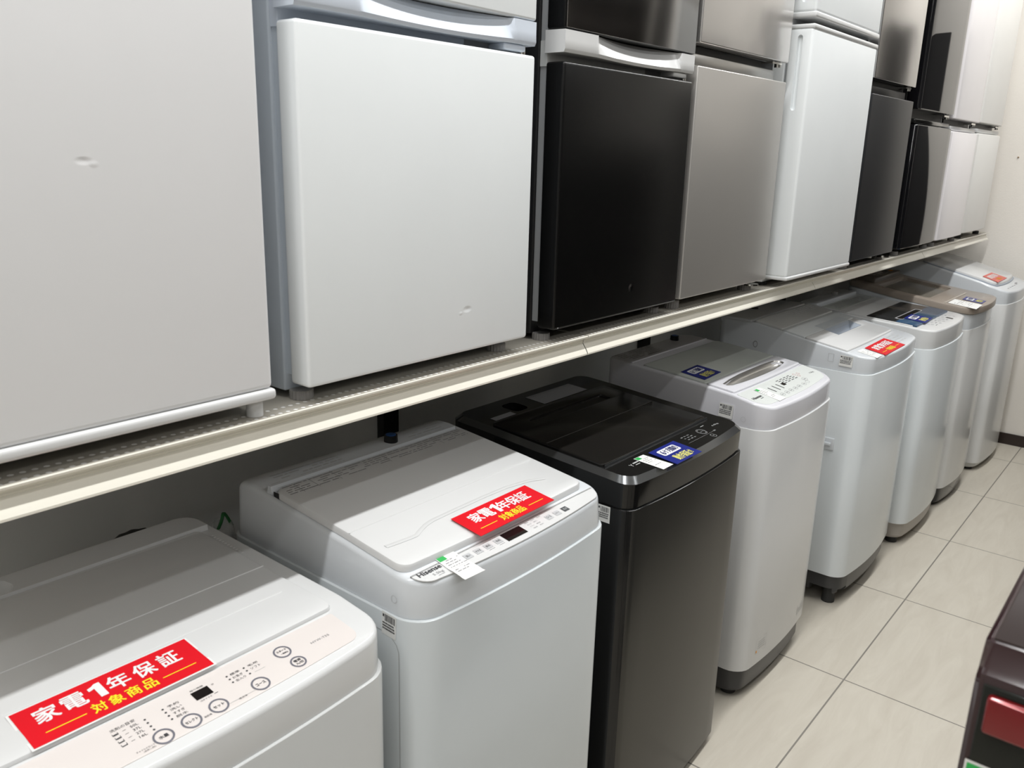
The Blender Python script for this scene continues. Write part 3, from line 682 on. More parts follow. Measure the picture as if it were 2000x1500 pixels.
# ---- second machine
t2, h2, c2, _, _ = washer('white washing machine with grey square buttons, between the nearest white one and the black one', 0.715, 1.190, -0.605, -0.142,
    [(-0.605, 0.874), (-0.575, 0.892), (-0.55, 0.895), (-0.32, 0.873), (-0.19, 0.857), (-0.15, 0.850)], 0.797, COOL_STEEL, COOL, DARK_SKIRT, rf=0.042, bow=0.014, rim=0.009, inset=0.007)
ridge('hinge_ridge', -0.500, 0.727, 1.150, h2, 0.007, 0.013, COOL, t2)
L2 = lid('lid', -0.490, -0.1910, 0.727, 1.158, h2, 0.0120, WHITE, t2, 0.018, 0.004, 0.004)
mb = MB(); mb.box(-0.49, -0.47, 0.7275, 0.7285, h2(-0.48) - 0.001, h2(-0.48) + 0.008); mb.build('lid_gap', BLACK, t2)
fnl = top_fn(h2, 0.0122)
ridge('fold_line', -0.309, 0.7275, 1.149, h2, 0.0010, 0.0007, WHITE, L2, 0.0120)
pts = [(0.744, 0.2510), (0.785, 0.2475), (0.801, 0.247), (0.815, 0.2535), (0.832, 0.260), (0.85, 0.2635), (0.908, 0.265), (0.97, 0.266), (1.028, 0.265), (1.075, 0.258), (1.108, 0.246)]
vs = []
for u, v in pts: vs += [(-v - 0.0026, u, h2(-v) + 0.0118), (-v - 0.0004, u, h2(-v) + 0.0130), (-v + 0.0060, u, h2(-v) + 0.0118)]
mk('grip_relief', vs, [(3 * k + q, 3 * k + q + 1, 3 * k + q + 4, 3 * k + q + 3) for k in range(len(pts) - 1) for q in range(2)], WHITE, L2, 60)
mb = MB()
tiny_print(mb, fnl, 0.735, 1.145, 0.455, 0.4865, 5, 3); bar(mb, fnl, 0.735, 1.145, 0.4880, 0.4886)
for u in (0.76, 0.79, 0.835, 0.945, 1.075): bar(mb, fnl, u, u + 0.0009, 0.453, 0.488)
mb.print('usage_notes', INK_GREY, L2)
mb = MB(); fr = top_fn(h2, 0.0004); tiny_print(mb, fr, 0.745, 0.90, 0.520, 0.556, 4, 5); mb.print('rear_notes', INK_PALE, t2); mb = MB(); tiny_print(mb, fr, 1.06, 1.15, 0.520, 0.556, 4, 6)
mb.print('rear_notes', INK_PALE, t2)
inlet(t2, -0.541, 1.023, h2(-0.541) - 0.001)
fn = top_fn(h2, 0.0010)
p2 = slab('control_panel', stations(-0.188, -0.1510, 0.218, 0.004, 0.024, 0.012), 0.9500, [(0, lambda x: h2(x) - 0.0008), (0, lambda x: h2(x) + 0.0005)], WHITE, t2)
for k, (y_, tx) in enumerate(((0.834, '洗い'), (0.856, 'すすぎ'), (0.878, '脱水'), (0.901, '予約'), (1.024, 'コース'), (1.046, 'スタート'), (1.068, '電源'))):
    mb = MB(); x_ = 0.1722 if k < 4 else 0.1688
    bar(mb, fn, y_ - 0.0070, y_ + 0.0070, x_ - 0.0056, x_ + 0.0056); b_ = mb.print('button', BTN_DARK if k == 6 else BTN, p2)
    mb = MB(); text(mb, tx, top_fn(h2, 0.0014), y_, x_, 0.0092 if len(tx) < 3 else 0.0105, 0.0046 if len(tx) < 4 else 0.003, 0.01); mb.print('button_lettering', INK_PALE if k == 6 else INK_DARK, b_)
mb = MB(); bar(mb, fn, 0.9145, 0.9610, 0.1615, 0.1810); mb.print('display', DISPLAY, p2)
mb = MB()
text(mb, 'Hisense', fn, 0.7625, 0.1805, 0.043, 0.0085, 0.02)
mb.print('brand_lettering', INK_DARK, p2)
mb = MB(); text(mb, '5.5kg', fn, 0.770, 0.1695, 0.0195, 0.0058)
for j, (x_, ws) in enumerate(((0.1795, ('標準', 'お急ぎ', '毛布')), (0.1738, ('念入り', '部屋干し')), (0.1680, ('ドライ', '槽洗浄')), (0.1625, ('風乾燥', '予約')))):
    for q, s_ in enumerate(ws): text(mb, s_, fn, 0.978 + q * 0.0155 + j * 0.001, x_, 0.0095, 0.0026)
for y_ in (0.878, 0.901): bar(mb, fn, y_ - 0.006, y_ + 0.006, 0.1632, 0.1637); 
bar(mb, fn, 0.766, 0.778, 0.1645, 0.1651)
mb.print('panel_lettering', INK_GREY, p2)
barcode('barcode_sticker', side_fn(0.7146), -0.212, 0.779, 0.029, 0.036, t2, -0.05)
mb = MB(); ring(mb, side_fn(0.7190), -0.206, 0.8200, 0.0052, 0.0058); mb.print('screw_cover', INK_PALE, t2)
mb = MB(); ribbon(mb, [(-0.42, 0.765), (-0.24, 0.7655), (-0.222, 0.765), (-0.207, 0.761), (-0.197, 0.753), (-0.1925, 0.742), (-0.1925, 0.70), (-0.1925, 0.15)], 0.0013, lambda u, v: (u, 0.7147, v))
mb.print('side_crease', INK_PALE, t2)

# ---- black machine
t3, h3, c3, _, _ = washer('black washing machine with a hairline steel front, third from the camera', 1.280, 1.778, -0.640, -0.157,
    [(-0.64, 0.868), (-0.53, 0.862), (-0.4, 0.852), (-0.23, 0.841), (-0.163, 0.836)], 0.776, BLACK_STEEL, BLACK_GLOSS, DARK_SKIRT, rf=0.030, bow=0.014, rim=0.011, rimseg=1, inset=0.003, skirt=(0.018, 0.024))
CAB[t3].data.materials.append(BLACK_GLOSS)       # steel only on the front
for p_ in CAB[t3].data.polygons:
    if p_.normal.x < 0.8: p_.material_index = 1
c3.data.materials.append(GLOSS_RIM)  # paler rim faces put the ceiling reflection into the colour
for p_ in c3.data.polygons:
    if 0.35 < p_.normal.z < 0.93 and p_.center.z > 0.815 - ORG[c3].z: p_.material_index = 1
carve(c3, *prism(rpoly(-0.60, -0.548, 1.405, 1.455, 0.015), 0.82, 0.90, 0.05))
inlet(t3, -0.575, 1.43, 0.834, False)
L3 = lid('lid', -0.530, -0.2445, 1.300, 1.722, h3, 0.0050, BLACK_LID, t3, 0.008, 0.002, 0.0015)
ridge('lid_edge', -0.2440, 1.302, 1.722, h3, 0.0016, 0.0045, GLOSS_RIM, L3, 0.0)
ridge('fold_line', -0.386, 1.301, 1.721, h3, 0.0010, 0.0008, BLACK_GLOSS, L3, 0.005)
carve(L3, *prism(rpoly(-0.495, -0.462, 1.372, 1.66, 0.006), lambda x: h3(x) + 0.0015, lambda x: h3(x) + 0.02, 0.03))
mb = MB(); fr = top_fn(h3, 0.0005); bar(mb, fr, 1.326, 1.395, 0.540, 0.558); mb.print('rear_label', INK_GREY, t3)
mb = MB(); bar(mb, fr, 1.50, 1.672, 0.542, 0.600); mb.print('rear_label', INK_GREY, t3)
# front rim bevel above carries a painted ceiling reflection
fn = top_fn(h3, 0.0008)
mb = MB()
for (y_, x_, r_) in ((1.636, 0.212, 0.0125), (1.638, 0.184, 0.0075)): ring(mb, fn, y_, x_, r_ - 0.0006, r_, n=32)
ring(mb, fn, 1.636, 0.212, 0.0095, 0.0100, n=32)
text(mb, 'スタート', fn, 1.636, 0.212, 0.013, 0.0034); text(mb, '入切', fn, 1.638, 0.184, 0.0075, 0.0036)
text(mb, '6.0kg', fn, 1.703, 0.2135, 0.028, 0.0060)
for j, x_ in enumerate((0.222, 0.2145, 0.207)):
    for q in range(3): text(mb, ('標準', '洗い', '脱水')[(j + q) % 3], fn, 1.565 + q * 0.013 + j * 0.003, x_, 0.0085, 0.0034)
text(mb, '電源', fn, 1.668, 0.197, 0.010, 0.0040); bar(mb, fn, 1.55, 1.66, 0.1960, 0.1963); bar(mb, fn, 1.66, 1.675, 0.227, 0.2285)
text(mb, 'Y', fn, 1.350, 0.2135, 0.010, 0.009); bar(mb, fn, 1.359, 1.380, 0.2150, 0.2185); bar(mb, fn, 1.359, 1.375, 0.2085, 0.2105)
mb.print('panel_lettering', INK_PALE, t3)
barcode('barcode_sticker', side_fn(1.2794), -0.226, 0.7585, 0.028, 0.034, t3)

# ---- fourth machine
t4, h4, c4, _, _ = washer('white washing machine with a long silver lid grip, just beyond the black one', 1.930, 2.392, -0.665, -0.165,
    [(-0.665, 0.880), (-0.5, 0.869), (-0.36, 0.857), (-0.276, 0.848), (-0.215, 0.836), (-0.17, 0.825)], 0.772, SILVER_BODY, LILAC, DARK_SKIRT, rf=0.045, bow=0.016, rim=0.0065, skirt=(0.018, 0.090))
ridge('hinge_ridge', -0.584, 1.945, 2.378, h4, 0.0025, 0.0030, LILAC, t4)
lid('lid_window', -0.549, -0.362, 1.948, 2.375, h4, 0.0045, LIDGREEN, t4, 0.006, 0.0, 0.002)
grip = [(-0.331, 1.978), (-0.338, 2.03), (-0.343, 2.10), (-0.344, 2.18), (-0.344, 2.25), (-0.341, 2.315), (-0.334, 2.334), (-0.322, 2.338), (-0.312, 2.332),
        (-0.304, 2.29), (-0.299, 2.23), (-0.2985, 2.17), (-0.300, 2.10), (-0.3035, 2.04), (-0.309, 1.99), (-0.318, 1.975)]
def lifted(h, dz): return lambda x: h(x) + dz
f4l = lid('lid', -0.360, -0.2785, 1.946, 2.376, h4, 0.0050, LILAC, t4, 0.006, 0.004, 0.003)
carve(f4l, *prism(grip, lifted(h4, -0.02), lifted(h4, 0.03)))
carve(c4, *prism(grip, lifted(h4, -0.013), lifted(h4, 0.03), 0.08))
gv = []; ng = len(grip); gx = sum(p[0] for p in grip) / ng; gy = sum(p[1] for p in grip) / ng
for s_, dz in ((0.985, 0.0042), (0.90, -0.004), (0.70, -0.009), (0.35, -0.0112)):
    gv += [(gx + (p[0] - gx) * s_, gy + (p[1] - gy) * (1 - (1 - s_) * 0.5), h4(p[0]) + dz) for p in grip]
gf = [(l * ng + k, l * ng + (k + 1) % ng, (l + 1) * ng + (k + 1) % ng, (l + 1) * ng + k) for l in range(3) for k in range(ng)] + [tuple(range(3 * ng, 4 * ng))]
mk('lid_grip', gv, gf, SATIN, f4l, 60)
inlet(t4, -0.640, 2.279, h4(-0.64))
p4 = slab('control_panel', stations(-0.275, -0.1905, 0.2160, 0.003, 0.035, 0.012, (-0.215,)), 2.161, [(0, lambda x: h4(x) - 0.001), (0, lambda x: h4(x) + 0.0006)], PANELGREY, t4)
fn = top_fn(h4, 0.0010)
mb = MB(); bar(mb, fn, 2.1455, 2.1635, 0.2335, 0.2450); mb.print('display', DISPLAY, p4)
mb = MB()
for a in (2.075, 2.101, 2.125): 
    bar(mb, fn, a, a + 0.0042, 0.2250, 0.2505)
text(mb, 'Hisense', fn, 1.981, 0.2370, 0.047, 0.0090, 0.022); text(mb, '7.5kg', fn, 2.339, 0.2335, 0.026, 0.0066)
bar(mb, fn, 1.985, 2.000, 0.2265, 0.2285)
for j, x_ in enumerate((0.2590, 0.2530, 0.2465, 0.2400)):
    for q in range(4): bar(mb, fn, 2.150 + q * 0.024 + j * 0.005, 2.150 + q * 0.024 + j * 0.005 + 0.015, x_ - 0.0012, x_ + 0.0012)
mb.print('panel_lettering', INK_DARK, p4)
mb = MB()
for y_ in (2.078, 2.106, 2.134, 2.162, 2.190, 2.222): ring(mb, fn, y_, 0.2085, 0.0058, 0.0064, 1.5); bar(mb, fn, y_ - 0.005, y_ + 0.005, 0.2073, 0.2097)
ring(mb, fn, 2.262, 0.2225, 0.0075, 0.0081, 1.4); ring(mb, fn, 2.250, 0.2100, 0.0055, 0.0061, 1.4); bar(mb, fn, 2.256, 2.268, 0.2213, 0.2240)
mb.print('button_outlines', INK_GREY, p4)
mb = MB()
for y_, x_ in ((2.262, 0.2535), (2.270, 0.2430), (2.285, 0.2520)): ring(mb, fn, y_, x_, 0.0042, 0.0048, 1.3)
mb.print('red_outlines', INK_RED, p4)
mb = MB(); fr = top_fn(h4, 0.0005); tiny_print(mb, fr, 1.96, 2.14, 0.598, 0.655, 6, 11); bar(mb, fr, 2.058, 2.124, 0.598, 0.603)
mb.print('rear_notes', INK_GREY, t4)
barcode('barcode_sticker', side_fn(1.9294), -0.293, 0.805, 0.038, 0.036, t4, -0.04)
mb = MB(); ring(mb, side_fn(1.9318), -0.246, 0.792, 0.0060, 0.0066); mb.print('screw_cover', INK_PALE, t4)
fx = front_fn(-0.1668); mb = MB()
def f4f(u, v): return (-0.1648 - 0.016 * ((u - 2.161) / 0.231) ** 2, u, v)
for v_ in (0.122, 0.166): bar(mb, f4f, 2.00, 2.058, v_, v_ + 0.0008)
for u_ in (2.00, 2.0575): bar(mb, f4f, u_, u_ + 0.0008, 0.122, 0.166)
for k in range(4): bar(mb, f4f, 2.012, 2.050, 0.134 + k * 0.007, 0.136 + k * 0.007)
bar(mb, f4f, 2.003, 2.009, 0.125, 0.132, 1)
tiny_print(mb, f4f, 2.28, 2.345, 0.118, 0.150, 5, 9)
mb.print('energy_sticker', [INK_PALE, INK_ORANGE], t4)

# ---- fifth machine
t5, h5, c5, _, _ = washer('white washing machine with a dark base and a smoky window before its lid grip', 2.610, 3.128, -0.665, -0.132,
    [(-0.665, 0.903), (-0.53, 0.902), (-0.433, 0.887), (-0.347, 0.871), (-0.218, 0.851), (-0.135, 0.840)], 0.793, BRIGHT_STEEL, COOL, DARK_SKIRT, rf=0.040, bow=0.022, rim=0.006, skirt=(0.040, 0.110))
def boxv(x0, x1, y0, y1, z0, z1):
    q = MB(); q.box(x0, x1, y0, y1, z0, z1); return q.v, q.f
carve(SKIRT[t5], *boxv(-0.250, -0.178, 2.60, 2.664, 0.02, 0.062)); carve(SKIRT[t5], *boxv(-0.20, -0.10, 2.640, 2.690, 0.02, 0.058))
rbox('rear_deck', -0.655, -0.545, 2.618, 3.08, 0.890, 0.909, COOL, t5, 0.005, 3)
lid('lid_rear_panel', -0.535, -0.441, 2.622, 3.076, h5, 0.0070, LIDGREY, t5, 0.004, 0.0, 0.002)
lid('lid_window', -0.440, -0.366, 2.622, 3.076, h5, 0.0050, mat('pale_smoky_lid_film', (0.70, 0.73, 0.74), 0.2), t5, 0.003, 0.0, 0.002)
l5 = lid('lid', -0.365, -0.2265, 2.622, 3.076, h5, 0.0060, WHITE, t5, 0.005, 0.003, 0.003)
pl = [(-0.3635, 2.785), (-0.3635, 3.018), (-0.312, 3.005), (-0.312, 2.775)]
carve(l5, *prism(pl, lifted(h5, -0.03), lifted(h5, 0.03)))
carve(c5, *prism(pl, lifted(h5, -0.028), lifted(h5, 0.03), 0.06))
mb = MB()
q4 = [(-0.362, 2.787), (-0.362, 3.016), (-0.314, 3.003), (-0.314, 2.777)]; q5 = [(-0.342, 2.83), (-0.342, 2.985), (-0.320, 2.975), (-0.320, 2.825)]
mb.add([(a, b, h5(a) + 0.0055) for a, b in q4] + [(a, b, h5(a) - 0.024) for a, b in q5], [(0, 1, 5, 4), (1, 2, 6, 5), (2, 3, 7, 6), (3, 0, 4, 7), (4, 5, 6, 7)])
mb.build('grip_recess', SLATE, l5, 20)
mb = MB(); mb.add([(-0.398, 2.785, h5(-0.398) + 0.0062), (-0.398, 3.03, h5(-0.398) + 0.0062), (-0.342, 3.02, h5(-0.342) + 0.0072), (-0.342, 2.785, h5(-0.342) + 0.0072)], [(0, 3, 2, 1)])
mb.print('grip_window', SMOKE, l5)
inlet(t5, -0.628, 2.826, 0.900, False)
fn = top_fn(h5, 0.0006)
mb = MB(); tiny_print(mb, top_fn(h5, 0.0074), 2.66, 3.05, 0.485, 0.525, 4, 15); mb.print('usage_notes', INK_PALE, t5)
ridge('panel_line', -0.2245, 2.636, 3.082, h5, 0.0012, 0.0003, INK_PALE, t5)
mb = MB()
for j, x_ in enumerate((0.212, 0.198, 0.184, 0.170)):
    for q in range(3): bar(mb, fn, 2.955 + q * 0.034 - j * 0.004, 2.955 + q * 0.034 - j * 0.004 + 0.022, x_ - 0.0018, x_ + 0.0018)
for y_ in (2.99, 3.03): ring(mb, fn, y_, 0.190, 0.0085, 0.0092, 1.3)
mb.print('panel_lettering', INK_PALE, t5)
barcode('barcode_sticker', side_fn(2.6094), -0.226, 0.827, 0.040, 0.034, t5, -0.03)
mb = MB(); ring(mb, side_fn(2.6115), -0.522, 0.832, 0.0085, 0.0110, 0.7); mb.print('side_boss', INK_GREY, t5)
mb = MB(); fs_ = side_fn(2.6118)
for u_ in (-0.282, -0.266): bar(mb, fs_, u_, u_ + 0.0008, 0.818, 0.842)
bar(mb, fs_, -0.282, -0.265, 0.842, 0.8428); bar(mb, fs_, -0.282, -0.265, 0.8172, 0.818)
mb.print('side_tab', INK_PALE, t5)
hb = rbox('side_handle', -0.278, -0.228, 2.6045, 2.6115, 0.536, 0.576, COOL, t5, 0.003, 3)
rbox('handle_bar', -0.272, -0.236, 2.5965, 2.6050, 0.551, 0.562, COOL, hb, 0.003, 3)

# ---- sixth machine
t6, h6, c6, _, _ = washer('white washing machine with a black and blue glass lid window and taupe base', 3.240, 3.743, -0.640, -0.112,
    [(-0.64, 0.876), (-0.372, 0.856), (-0.244, 0.848), (-0.125, 0.838)], 0.772, BRIGHT_STEEL, WHITE, BEIGE_SKIRT, rf=0.045, bow=0.022, rim=0.007, skirt=(0.026, 0.090))
rbox('rear_deck', -0.630, -0.560, 3.255, 3.708, 0.868, 0.884, COOL, t6, 0.005, 3)
lid('lid', -0.548, -0.210, 3.255, 3.708, h6, 0.0040, WHITE, t6, 0.006, 0.0, 0.002)
lid('label_band', -0.546, -0.478, 3.262, 3.702, h6, 0.0046, LIDGREEN, t6, 0.004, 0.0, 0.001)
mb = MB(); tiny_print(mb, top_fn(h6, 0.005), 3.30, 3.67, 0.490, 0.535, 4, 21); mb.print('usage_notes', INK_GREY, t6)
g6 = lid('glass_window', -0.377, -0.212, 3.262, 3.704, h6, 0.0060, NIGHT, t6, 0.006, -0.0, 0.001)
lid('blue_glass', -0.272, -0.208, 3.262, 3.704, h6, 0.0064, BLUE_GLASS, g6, 0.004, -0.012, 0.001)
mb = MB(); pts = rpoly(-0.292, -0.263, 3.312, 3.598, 0.0140, 7); mb.add([(a, b, h6(a) + 0.0068) for a, b in pts], [tuple(range(len(pts)))]); 
mb.print('grip_surround', INK_GREY, g6)
mb = MB(); pts = rpoly(-0.287, -0.266, 3.325, 3.585, 0.010, 6); mb.add([(a, b, h6(a) + 0.0072) for a, b in pts], [tuple(range(len(pts)))]); mb.print('grip_slot', BLACK_GLOSS, g6)
mb = MB(); mb.cyl((-0.594, 3.538), 0.012, 0.882, 0.895, 18); mb.build('inlet_cap', WHITE, t6)
fn = top_fn(h6, 0.0008)
mb = MB()
for j, x_ in enumerate((0.196, 0.184, 0.172, 0.160)):
    for q in range(6): ring(mb, fn, 3.36 + q * 0.050 + j * 0.010, x_, 0.0035, 0.0045, 1.6) if (q + j) % 3 else bar(mb, fn, 3.36 + q * 0.05 + j * 0.01 - 0.010, 3.36 + q * 0.05 + j * 0.01 + 0.010, x_ - 0.0015, x_ + 0.0015)
mb.print('panel_lettering', INK_GREY, t6)
mb = MB(); bar(mb, fn, 3.574, 3.590, 0.148, 0.172); mb.print('display', DISPLAY, t6)

# ---- seventh machine, brown lid
h7p = [(-0.6, 0.898), (-0.43, 0.870), (-0.228, 0.845), (-0.105, 0.835)]
t7, h7, c7, _, _ = washer('white washing machine under a thick taupe-brown lid with a smoky window', 3.745, 4.232, -0.620, -0.103,
    h7p, 0.772, BRIGHT_SILVER, COOL, mat('black_gloss_base', (0.02, 0.02, 0.021), 0.15), rf=0.045, bow=0.024, rim=0.007, skirt=(0.012, 0.085))
TL = 0.026
l7 = lid('lid', -0.612, -0.096, 3.748, 4.229, h7, TL, BROWN_LID, t7, 0.040, 0.026, 0.008)
carve(l7, *prism(rpoly(-0.505, -0.290, 3.785, 4.175, 0.02), lifted(h7, TL - 0.010), lifted(h7, 0.08), 0.03))
mb = MB(); pts = rpoly(-0.500, -0.296, 3.792, 4.168, 0.02); mb.add([(a, b, h7(a) + TL - 0.0095) for a, b in pts], [tuple(range(len(pts)))]); mb.print('lid_window', BROWN_GLASS, l7)
mb = MB(); mb.add([(-0.288, 3.775, h7(-0.288) + TL - 0.008), (-0.288, 4.185, h7(-0.288) + TL - 0.008), (-0.222, 4.13, h7(-0.222) + TL + 0.001), (-0.222, 3.76, h7(-0.222) + TL + 0.001)], [(0, 3, 2, 1)])
mb.print('lid_slope', mat('pale_taupe_plastic', (0.50, 0.45, 0.39), 0.35), l7)
r7 = rbox('rear_console', -0.605, -0.520, 3.80, 4.18, 0.905, 0.934, mat('dark_taupe_plastic', (0.17, 0.145, 0.12), 0.35), t7, 0.008, 3)
mb = MB(); mb.box(-0.560, -0.545, 4.120, 4.150, 0.9338, 0.9346); mb.build('console_sticker', INK_ORANGE, r7)
mb = MB()
for q in range(4):
    for k in range(5): mb.box(-0.592 + q * 0.015, -0.584 + q * 0.015, 3.90 + k * 0.035, 3.925 + k * 0.035, 0.9338, 0.9344)
mb.build('console_keys', BROWN_GLASS, r7)

# ---- eighth machine
t8, h8, c8, _, _ = washer('white washing machine at the far end against the cream wall, with a raised white lid', 4.345, 4.865, -0.665, -0.078,
    [(-0.665, 0.985), (-0.493, 0.965), (-0.34, 0.929), (-0.206, 0.896), (-0.135, 0.874), (-0.09, 0.858)], 0.806, BRIGHT_SILVER, COOL, LIDGREY, rf=0.045, bow=0.026, rim=0.009, skirt=(0.014, 0.040))
lid('lid', -0.480, -0.148, 4.372, 4.808, h8, 0.0150, WHITE, t8, 0.03, 0.014, 0.006)
lid('lid_edge_seal', -0.482, -0.142, 4.370, 4.810, h8, 0.0050, mat('grey_blue_seal', (0.36, 0.40, 0.46), 0.4), t8, 0.03, 0.014, 0.002)
mb = MB(); fn = top_fn(h8, 0.0008)
for k in range(5): bar(mb, fn, 4.45 + k * 0.05, 4.475 + k * 0.05, 0.117, 0.120)
bar(mb, fn, 4.66, 4.70, 0.122, 0.128); mb.print('panel_lettering', INK_GREY, t8)

# ------------------------------------------------------------------ cards and tags lying on the machines
def plane(cs, h, dz0, dz1, cl=None):
    """bilinear sheet through corners TL TR BR BL given as (x, y); heights follow the machine below"""
    TL_, TR_, BR_, BL_ = cs
    zr = h((TL_[0] + TR_[0]) / 2) + dz0; zf = h((BL_[0] + BR_[0]) / 2) + dz1
    def P(u, v, e=0.0):
        x = (BL_[0] * (1 - u) + BR_[0] * u) * (1 - v) + (TL_[0] * (1 - u) + TR_[0] * u) * v
        y = (BL_[1] * (1 - u) + BR_[1] * u) * (1 - v) + (TL_[1] * (1 - u) + TR_[1] * u) * v
        return (x, y, zf * (1 - v) + zr * v + e)
    return P
def sheet(name, P, u0, u1, v0, v1, th, m, parent, base=0.0):
    vs = [P(u0, v0, base), P(u1, v0, base), P(u1, v1, base), P(u0, v1, base), P(u0, v0, base + th), P(u1, v0, base + th), P(u1, v1, base + th), P(u0, v1, base + th)]
    return mk(name, vs, [(0, 3, 2, 1), (4, 5, 6, 7), (0, 1, 5, 4), (1, 2, 6, 5), (2, 3, 7, 6), (3, 0, 4, 7)], m, parent, 20)
def center(P): return tuple(P(0.5, 0.5))
def red_card(label, cs, h, dz0, dz1, margin=0.0, faded=False, wide=False):
    P = plane(cs, h, dz0, dz1)
    t = thing('warranty_card', label, 'sign card', center(P), 'red warranty cards')
    if margin: sheet('laminate', P, -margin, 1 + margin, -margin * 2.4, 1 + margin * 2.4, 0.0004, LAMI, t)
    sheet('card', P, 0, 1, 0, 1, 0.0009, RED_FADED if faded else RED, t, 0.0002)
    fn = lambda u, v: P(u, v, 0.0014)
    mb = MB()
    us = (0.145, 0.290, 0.415, 0.535, 0.685, 0.835) if wide else (0.185, 0.325, 0.44, 0.545, 0.675, 0.81)
    sz = 0.118 if wide else 0.128
    for ch, u in zip('家電1年保証', us): text(mb, ch, fn, u, 0.655, sz if ch != '1' else 0.068, 0.38, 0.020, res=3)
    mb.print('white_lettering', INK_WHITE, t)
    mb = MB(); us = (0.365, 0.460, 0.555, 0.65) if wide else (0.385, 0.465, 0.545, 0.625)
    for ch, u in zip('対象商品', us): text(mb, ch, fn, u, 0.245, 0.075 if wide else 0.072, 0.255, 0.018, res=3)
    bar(mb, fn, 0.085, 0.295, 0.215, 0.235); bar(mb, fn, 0.725, 0.93, 0.215, 0.235)
    mb.print('yellow_lettering', INK_ORANGE if faded else INK_YELLOW, t)
    return t
red_card('large red laminated card with white and yellow lettering on the nearest washing machine', [(-0.3165, 0.267), (-0.3145, 0.468), (-0.245, 0.466), (-0.2475, 0.265)], h1, 0.0066, 0.0066, 0.014, wide=True)
red_card('red card lying across the lid edge of the second washing machine from the camera', [(-0.243, 0.872), (-0.245, 1.055), (-0.180, 1.052), (-0.1785, 0.869)], h2, 0.0140, 0.0160)
red_card('red card on the front panel of the white washing machine with dark base', [(-0.211, 2.728), (-0.214, 2.932), (-0.143, 2.926), (-0.1425, 2.716)], h5, 0.0012, 0.0012)
red_card('faded red card on the lid of the farthest washing machine', [(-0.223, 4.413), (-0.223, 4.604), (-0.156, 4.618), (-0.155, 4.406)], h8, 0.0170, 0.0170, faded=True)
def blue_card(label, cs, h, dz0, dz1):
    P = plane(cs, h, dz0, dz1)
    t = thing('guarantee_card', label, 'sign card', center(P), 'navy blue guarantee cards')
    sheet('card', P, 0, 1, 0, 1, 0.0008, BLUE, t, 0.0002)
    fn = lambda u, v: P(u, v, 0.0013); fn2 = lambda u, v: P(u, v, 0.0017)
    pts = rpoly(0.14, 0.80, 0.52, 0.87, 0.06)
    mb = MB(); mb.add([fn(a, b) for a, b in pts], [tuple(range(len(pts)))]); w_ = mb.print('white_box', INK_WHITE, t)
    mb = MB()
    for ch, u in zip('6ヶ月間の', (0.235, 0.345, 0.465, 0.59, 0.705)): text(mb, ch, fn2, u, 0.695, 0.10 if ch not in '6ヶ' else 0.075, 0.24, 0.018)
    mb.print('navy_lettering', INK_NAVY, w_)
    mb = MB()
    for ch, u in zip('動作保証付', (0.30, 0.43, 0.56, 0.69, 0.81)): text(mb, ch, fn, u, 0.25, 0.12 if ch != '付' else 0.08, 0.32 if ch != '付' else 0.22, 0.020)
    mb.print('yellow_lettering', INK_PALEYEL, t)
blue_card('navy blue card with a white box on the control panel of the black washing machine', [(-0.2235, 1.429), (-0.2235, 1.530), (-0.1535, 1.525), (-0.1545, 1.424)], h3, 0.0016, 0.0016)
blue_card('navy blue card in the shade on the grey lid before the silver grip', [(-0.4475, 1.969), (-0.4530, 2.071), (-0.380, 2.068), (-0.374, 1.963)], h4, 0.0050, 0.0050)
blue_card('navy blue card on the blue glass of the sixth washing machine', [(-0.266, 3.346), (-0.269, 3.457), (-0.196, 3.471), (-0.188, 3.340)], h6, 0.0075, 0.0068)
blue_card('navy blue card on the taupe-brown lid beside a white tag', [(-0.196, 3.930), (-0.200, 4.023), (-0.120, 4.007), (-0.117, 3.915)], h7, TL + 0.0008, TL + 0.0008)
def tag(label, P, seed, green=True, loc=None):
    t = thing('price_tag', label, 'price tag', center(P), 'white price tags')
    nv = 12; vs = []
    for k in range(nv + 1):
        v = k / nv; vs += [P(0, v, 0.0), P(1, v, 0.0), P(0, v, 0.0003), P(1, v, 0.0003)]
    fs = []
    for k in range(nv):
        a = 4 * k; b = a + 4; fs += [(a, b, b + 1, a + 1), (a + 2, a + 3, b + 3, b + 2), (a, a + 2, b + 2, b), (a + 1, b + 1, b + 3, a + 3)]
    fs += [(0, 1, 3, 2), (4 * nv, 4 * nv + 2, 4 * nv + 3, 4 * nv + 1)]
    mk('paper', vs, fs, PAPER, t, 60)
    fn = lambda u, v: P(u, v, 0.0006)
    if green:
        mb = MB(); bar(mb, fn, 0.03, 0.42, 0.84, 0.985); g_ = mb.print('green_mark', GREEN, t)
    mb = MB(); rnd = random.Random(seed)
    for v in (0.80, 0.72, 0.64, 0.55, 0.40, 0.32):
        u = 0.14
        while u < 0.85:
            l = rnd.uniform(0.05, 0.2)
            if rnd.random() < 0.75: bar(mb, fn, u, u + l, v - 0.012, v + 0.012)
            u += l + 0.05
    bar(mb, fn, 0.05, 0.95, 0.475, 0.479); bar(mb, fn, 0.05, 0.95, 0.225, 0.228)
    mb.print('fine_print', INK_GREY, t)
def tag_on(label, cs, h, dz, seed, green=True): tag(label, plane(cs, h, dz, dz), seed, green)
def P2(u, v, e=0.0):        # hangs over the front rim of the second machine
    x = -0.131 - 0.063 * v + (0.002 * (1 - v)) * (u - 0.5); y = 0.784 + (0.824 - 0.784) * u + 0.004 * v * (1 - u)
    s = min(max((x + 0.166) / 0.03, 0), 1)
    return (x, y, (h2(-0.166) + (h2(x) - h2(-0.166)) * (1 if x < -0.166 else 0)) + 0.0014 + 0.004 * s * (1 - s) - 0.003 * s + e)
